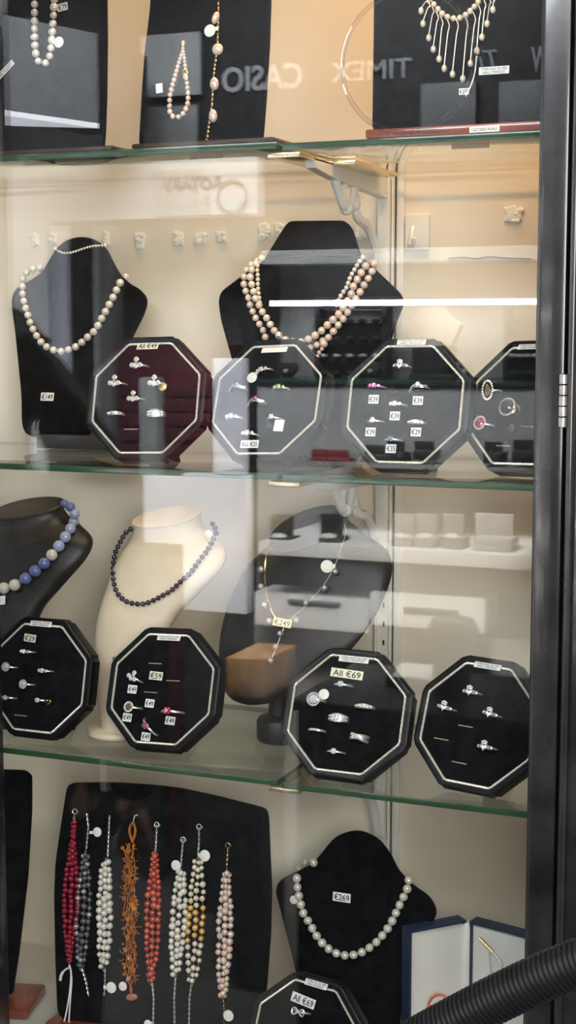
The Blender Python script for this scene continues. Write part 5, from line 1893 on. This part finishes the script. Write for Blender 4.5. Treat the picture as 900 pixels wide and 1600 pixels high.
# desk with white drawers, boxes on it
t = rthing('shop_desk', 'grey desk with long white drawer fronts mirrored on the third shelf', 'desk', 600, 990, 1.75)
rbox('desk_top', 402, 862, 960, 884, 1.72, 0.42, white_fit, t, 0.003)
rbox('desk_body', 402, 884, 960, 1000, 1.85, 0.28, black_fit, t, 0.003, True)
d = rbox('drawer', 396, 931, 575, 984, 1.74, 0.25, white_fit, t, 0.003)
rbox('handle', 448, 939, 530, 944, 1.735, 0.01, grey_dk, d)
d = rbox('drawer', 577, 931, 757, 984, 1.74, 0.25, white_fit, t, 0.003)
rbox('handle', 628, 951, 715, 957, 1.735, 0.01, grey_dk, d)
rbox('plinth', 396, 993, 960, 1100, 1.80, 0.25, grey_fit, t, 0.003, True)
for (x, lab) in ((434, 'dark open watch box mirrored on the neck of the heart shaped bust at left'), (512, 'dark open watch box mirrored on the neck of the heart shaped bust at right'), (625, 'watch box mirrored on the wall right of the heart shaped bust'),
                 (662, 'watch box mirrored on the wall, middle one of three'), (704, 'watch box mirrored on the wall, rightmost of three'), (768, 'long pale box mirrored on the wall near the door frame')):
    t = rthing('watch_box', lab, 'box', x, 862, 1.80, 'watch boxes on the mirrored desk')
    wx = 34 if x < 750 else 60
    mm_ = black_fit if x < 600 else grey_dk
    rbox('box_body', x - wx / 2, 842, x + wx / 2, 862, 1.76, 0.07, mm_ if x < 750 else grey_fit, t, 0.003)
    bm = bmesh.new()
    a, b = vr(x - wx / 2, 842, 1.80), vr(x + wx / 2, 806, 1.80)
    box(bm, (a.x, a.y - 0.03, a.z), (b.x, a.y - 0.015, b.z), 0, 0.003)
    obj('box_lid', bm, mm_ if x < 750 else grey_fit, t)
    if x < 750:
        obj('watch', ball(bmesh.new(), vr(x, 838, 1.77), 0.014, 8, 0, (1.4, 0.8, 0.5)), white_fit, t)
t = rthing('wood_stool', 'oak topped box mirrored at the lower tip of the heart shaped bust', 'stool', 385, 1090, 1.60)
rbox('top', 352, 1030, 412, 1090, 1.58, 0.18, wood_fit, t, 0.003)
rbox('stand', 358, 1090, 406, 1200, 1.60, 0.14, black_fit, t, 0.003, True)

# side table with coffee cup and folded card
tz = vr(700, 1088, 1.2).z
t = rthing('low_cabinet', 'dark low cabinet under the coffee cup, mirrored on the third shelf pads', 'cabinet', 700, 1100, 1.2)
a = vr(700, 1088, 1.2)
obj('cabinet_top', bbox((a.x - 0.26, a.y - 0.20, tz - 0.02), (a.x + 0.26, a.y + 0.14, tz), 0.004), black_fit, t)
obj('cabinet_body', bbox((a.x - 0.25, a.y - 0.19, RF), (a.x + 0.25, a.y + 0.13, tz - 0.02), 0.004), black_fit, t)
cc = vr(705, 1088, 1.2)
t = thing('coffee_cup', 'brown paper coffee cup with grey lid mirrored above the claddagh ring pad', 'cup', Matrix.Translation((cc.x, cc.y, tz)))
hc = vr(705, 985, 1.2).z - tz
obj('cup_body', lathe(bmesh.new(), [(0.030, 0.0005), (0.031, 0.002), (0.0435, hc - 0.002), (0.045, hc)], (cc.x, cc.y, tz), seg=32), cup_m, t)
obj('lid', lathe(bmesh.new(), [(0.046, hc - 0.004), (0.0475, hc), (0.0465, hc + 0.008), (0.042, hc + 0.012), (0.040, hc + 0.019), (0.036, hc + 0.020), (0.034, hc + 0.016)], (cc.x, cc.y, tz), seg=32), lid_m, t)
p = vr(635, 1066, 1.25)
t = thing('folded_card', 'white folded card on a dark block mirrored between the two lower right pads', 'card', Matrix.Translation((p.x, p.y, tz)))
zc = vr(640, 1061, 1.22).z
bm = bmesh.new()
a_, b_ = vr(600, 1062, 1.22), vr(664, 1062, 1.22)
box(bm, (a_.x, a_.y - 0.05, tz + 0.0005), (b_.x, a_.y, zc), 0, 0.002)
obj('block', bm, black_fit, t)
bm = bmesh.new()
a_, b_ = vr(612, 1060, 1.22), vr(680, 1060, 1.22)
vs = [(a_.x, a_.y + 0.004, zc + 0.0004), (b_.x, a_.y + 0.004, zc + 0.0004), (b_.x, a_.y - 0.05, zc + 0.016), (a_.x, a_.y - 0.05, zc + 0.016)]
n_ = (Vector(vs[1]) - Vector(vs[0])).cross(Vector(vs[3]) - Vector(vs[0])).normalized()
prism(bm, vs, n_, 0.002)
obj('card_leaf', bm, white_fit, t)

# ------------------------------------------------------------------ a customer looking in, mirrored as a dark shape at the left
cloth_dk = mat('black_coat_cloth', (0.006, 0.006, 0.007), 0.9, bump=0.3, bscale=200, vary=0.2, spec=0.15)
skin_m = mat('skin', (0.35, 0.20, 0.14), 0.5, bump=0.1, bscale=200, vary=0.05)
hair_m = mat('dark_hair', (0.006, 0.005, 0.004), 0.5, bump=0.5, bscale=120, vary=0.3, spec=0.3)


def skin_mesh(name, joints, bones, mm, parent, sub=2, root=0):
    me = bpy.data.meshes.new(name)
    P = WM[parent.name].inverted()
    me.from_pydata([tuple(P @ Vector(j[0])) for j in joints], bones, [])
    o = link(bpy.data.objects.new(name, me))
    o.parent = parent
    WM[o.name] = WM[parent.name].copy()
    o.modifiers.new('skin', 'SKIN')
    lay = me.skin_vertices[0].data if me.skin_vertices else None
    if lay is None:
        bpy.context.view_layer.objects.active = o
        me.skin_vertices.new() if hasattr(me.skin_vertices, 'new') else None
        lay = me.skin_vertices[0].data
    for i, j in enumerate(joints):
        lay[i].radius = j[1] if isinstance(j[1], tuple) else (j[1], j[1])
        lay[i].use_root = (i == root)
    sm_ = o.modifiers.new('smooth', 'SUBSURF')
    sm_.levels = sm_.render_levels = sub
    dg = bpy.context.evaluated_depsgraph_get()
    me2 = bpy.data.meshes.new_from_object(o.evaluated_get(dg))
    o.modifiers.clear()
    o.data = me2
    me2.materials.clear()
    me2.materials.append(mm)
    me2.polygons.foreach_set('use_smooth', [True] * len(me2.polygons))
    return o


hd = vr(-5, 610, 0.62)
cx, cy = hd.x, hd.y
H = hd.z + 0.10 - RF
t = thing('person', 'person in a dark coat with tied dark hair, mirrored at the left', 'person', Matrix.Translation((cx, cy, RF)))


def PJ(x, y, f, r):
    return ((cx + x, cy + y, RF + f * H), r)


J = [PJ(0, 0, 0.53, (0.155, 0.105)), PJ(0, 0, 0.62, (0.140, 0.10)), PJ(0, 0.005, 0.72, (0.155, 0.11)), PJ(0, 0, 0.80, (0.12, 0.085)), PJ(0, 0.005, 0.845, 0.052), PJ(0, 0.015, 0.885, 0.050), PJ(0, 0.02, 0.93, (0.068, 0.088)), PJ(0, 0.012, 0.965, (0.062, 0.078)),
     PJ(-0.165, 0, 0.80, 0.060), PJ(-0.205, -0.01, 0.62, 0.046), PJ(-0.20, 0.05, 0.48, 0.034), PJ(0.165, 0, 0.80, 0.060), PJ(0.205, -0.01, 0.62, 0.046), PJ(0.20, 0.05, 0.48, 0.034),
     PJ(-0.085, 0, 0.46, 0.085), PJ(-0.09, 0.005, 0.27, 0.058), PJ(-0.09, -0.01, 0.05, 0.038), PJ(-0.095, 0.11, 0.018, 0.030), PJ(0.085, 0, 0.46, 0.085), PJ(0.09, 0.005, 0.27, 0.058), PJ(0.09, -0.01, 0.05, 0.038), PJ(0.095, 0.11, 0.018, 0.030)]
BN = [(0, 1), (1, 2), (2, 3), (3, 4), (4, 5), (5, 6), (6, 7), (3, 8), (8, 9), (9, 10), (3, 11), (11, 12), (12, 13), (0, 14), (14, 15), (15, 16), (16, 17), (0, 18), (18, 19), (19, 20), (20, 21)]
try:
    body = skin_mesh('body', J, BN, skin_m, t)
    for s in (-1, 1):
        hx = s * 0.20
        fj, fb = [PJ(hx, 0.05, 0.485, 0.026), PJ(hx, 0.058, 0.455, (0.034, 0.018))], [(0, 1)]
        for k, (dx, ln) in enumerate(((-0.024, 0.040), (-0.008, 0.047), (0.008, 0.044), (0.023, 0.034))):
            b0 = len(fj)
            fj += [PJ(hx + dx, 0.062, 0.432, 0.0088), PJ(hx + dx * 1.1, 0.068, 0.432 - ln * 0.32, 0.0084), PJ(hx + dx * 1.1, 0.062, 0.432 - ln * 0.62, 0.0072)]
            fb += [(1, b0), (b0, b0 + 1), (b0 + 1, b0 + 2)]
        b0 = len(fj)
        fj += [PJ(hx - s * 0.034, 0.075, 0.452, 0.010), PJ(hx - s * 0.042, 0.088, 0.430, 0.0085)]
        fb += [(0, b0), (b0, b0 + 1)]
        skin_mesh('hand', fj, fb, skin_m, t, 2)
    CJ = [((p[0][0], p[0][1], p[0][2]), tuple(q + 0.012 for q in (p[1] if isinstance(p[1], tuple) else (p[1], p[1])))) for p in J]
    idx = [0, 1, 2, 3, 8, 9, 10, 11, 12, 13]
    mp = {v: i for i, v in enumerate(idx)}
    coat = [CJ[i] for i in idx] + [PJ(0, 0, 0.835, 0.070), PJ(0, 0, 0.42, (0.185, 0.125)), PJ(0, 0, 0.36, (0.19, 0.13))]
    skin_mesh('coat', coat, [(mp[a], mp[b]) for a, b in BN if a in mp and b in mp] + [(mp[3], 10), (mp[0], 11), (11, 12)], cloth_dk, t)
    TJ = [CJ[i] for i in (0, 14, 15, 16, 18, 19, 20)]
    skin_mesh('trousers', TJ, [(0, 1), (1, 2), (2, 3), (0, 4), (4, 5), (5, 6)], cloth_dk, t)
    for s in (-1, 1):
        skin_mesh('shoe', [PJ(s * 0.09, -0.05, 0.022, 0.036), PJ(s * 0.092, 0.04, 0.024, 0.040), PJ(s * 0.098, 0.13, 0.017, 0.030)], [(0, 1), (1, 2)], black_fit, t)
except Exception as ex:
    print('person', ex)
hz_ = RF + 0.945 * H
bm = bmesh.new()
ball(bm, (0, 0, 0), 1, 24)
for v in list(bm.verts):
    if v.co.y > 0.30 and v.co.z < 0.45:
        bm.verts.remove(v)
for v in bm.verts:
    v.co = Vector((cx + v.co.x * 0.086, cy - 0.006 + v.co.y * 0.102, hz_ + 0.012 + v.co.z * 0.108))
for sx_ in (-1, 1):
    for q_ in range(3):
        tube(bm, smooth_line([(cx + sx_ * 0.05, cy - 0.03 - q_ * 0.02, hz_ + 0.06), (cx + sx_ * (0.095 + q_ * 0.008), cy - 0.02 - q_ * 0.03, hz_ - 0.03), (cx + sx_ * (0.125 + q_ * 0.02), cy - 0.03 - q_ * 0.03, hz_ - 0.12), (cx + sx_ * (0.15 + q_ * 0.012), cy - 0.02 - q_ * 0.035, hz_ - 0.22), (cx + sx_ * 0.15, cy - 0.02 - q_ * 0.035, hz_ - 0.30)], 5),
             [0.030 + 0.014 * math.sin(PI * i / 20) + 0.004 * math.sin(i * 1.9 + q_) for i in range(21)], 12)
obj('hair', bm, hair_m, t)
fy, fz = cy + 0.02, RF + 0.928 * H
for s in (-1, 1):
    e = obj('eye', ball(bmesh.new(), (cx + s * 0.031, fy + 0.080, fz + 0.008), 0.0125, 12), mat('eye_white', (0.7, 0.68, 0.65), 0.2, vary=0.02), t)
    obj('iris', ball(bmesh.new(), (cx + s * 0.031, fy + 0.0885, fz + 0.008), 0.0058, 10), gem_dark, e)
    obj('ear', ball(bmesh.new(), (cx + s * 0.073, fy, fz), 0.022, 10, 0, (0.4, 0.7, 1.2)), skin_m, t)
bm = bmesh.new()
tube(bm, smooth_line([(cx, fy + 0.083, fz + 0.016), (cx, fy + 0.098, fz - 0.008), (cx, fy + 0.106, fz - 0.022), (cx, fy + 0.088, fz - 0.030)], 4), [0.007, 0.008, 0.009, 0.010, 0.010, 0.011, 0.012, 0.013, 0.013, 0.012, 0.010, 0.009, 0.008], 10)
obj('nose', bm, skin_m, t)
bm = bmesh.new()
tube(bm, smooth_line([(cx - 0.024, fy + 0.076, fz - 0.047), (cx, fy + 0.090, fz - 0.046), (cx + 0.024, fy + 0.076, fz - 0.047)], 5), [0.002, 0.004, 0.005, 0.0055, 0.006, 0.006, 0.006, 0.0055, 0.005, 0.004, 0.002], 8)
obj('mouth', bm, mat('lips', (0.36, 0.12, 0.10), 0.4, vary=0.05), t)
t.matrix_world = Matrix.Translation((cx, cy, RF)) @ Matrix.Rotation(PI - 0.35, 4, 'Z')      # back turned to the window
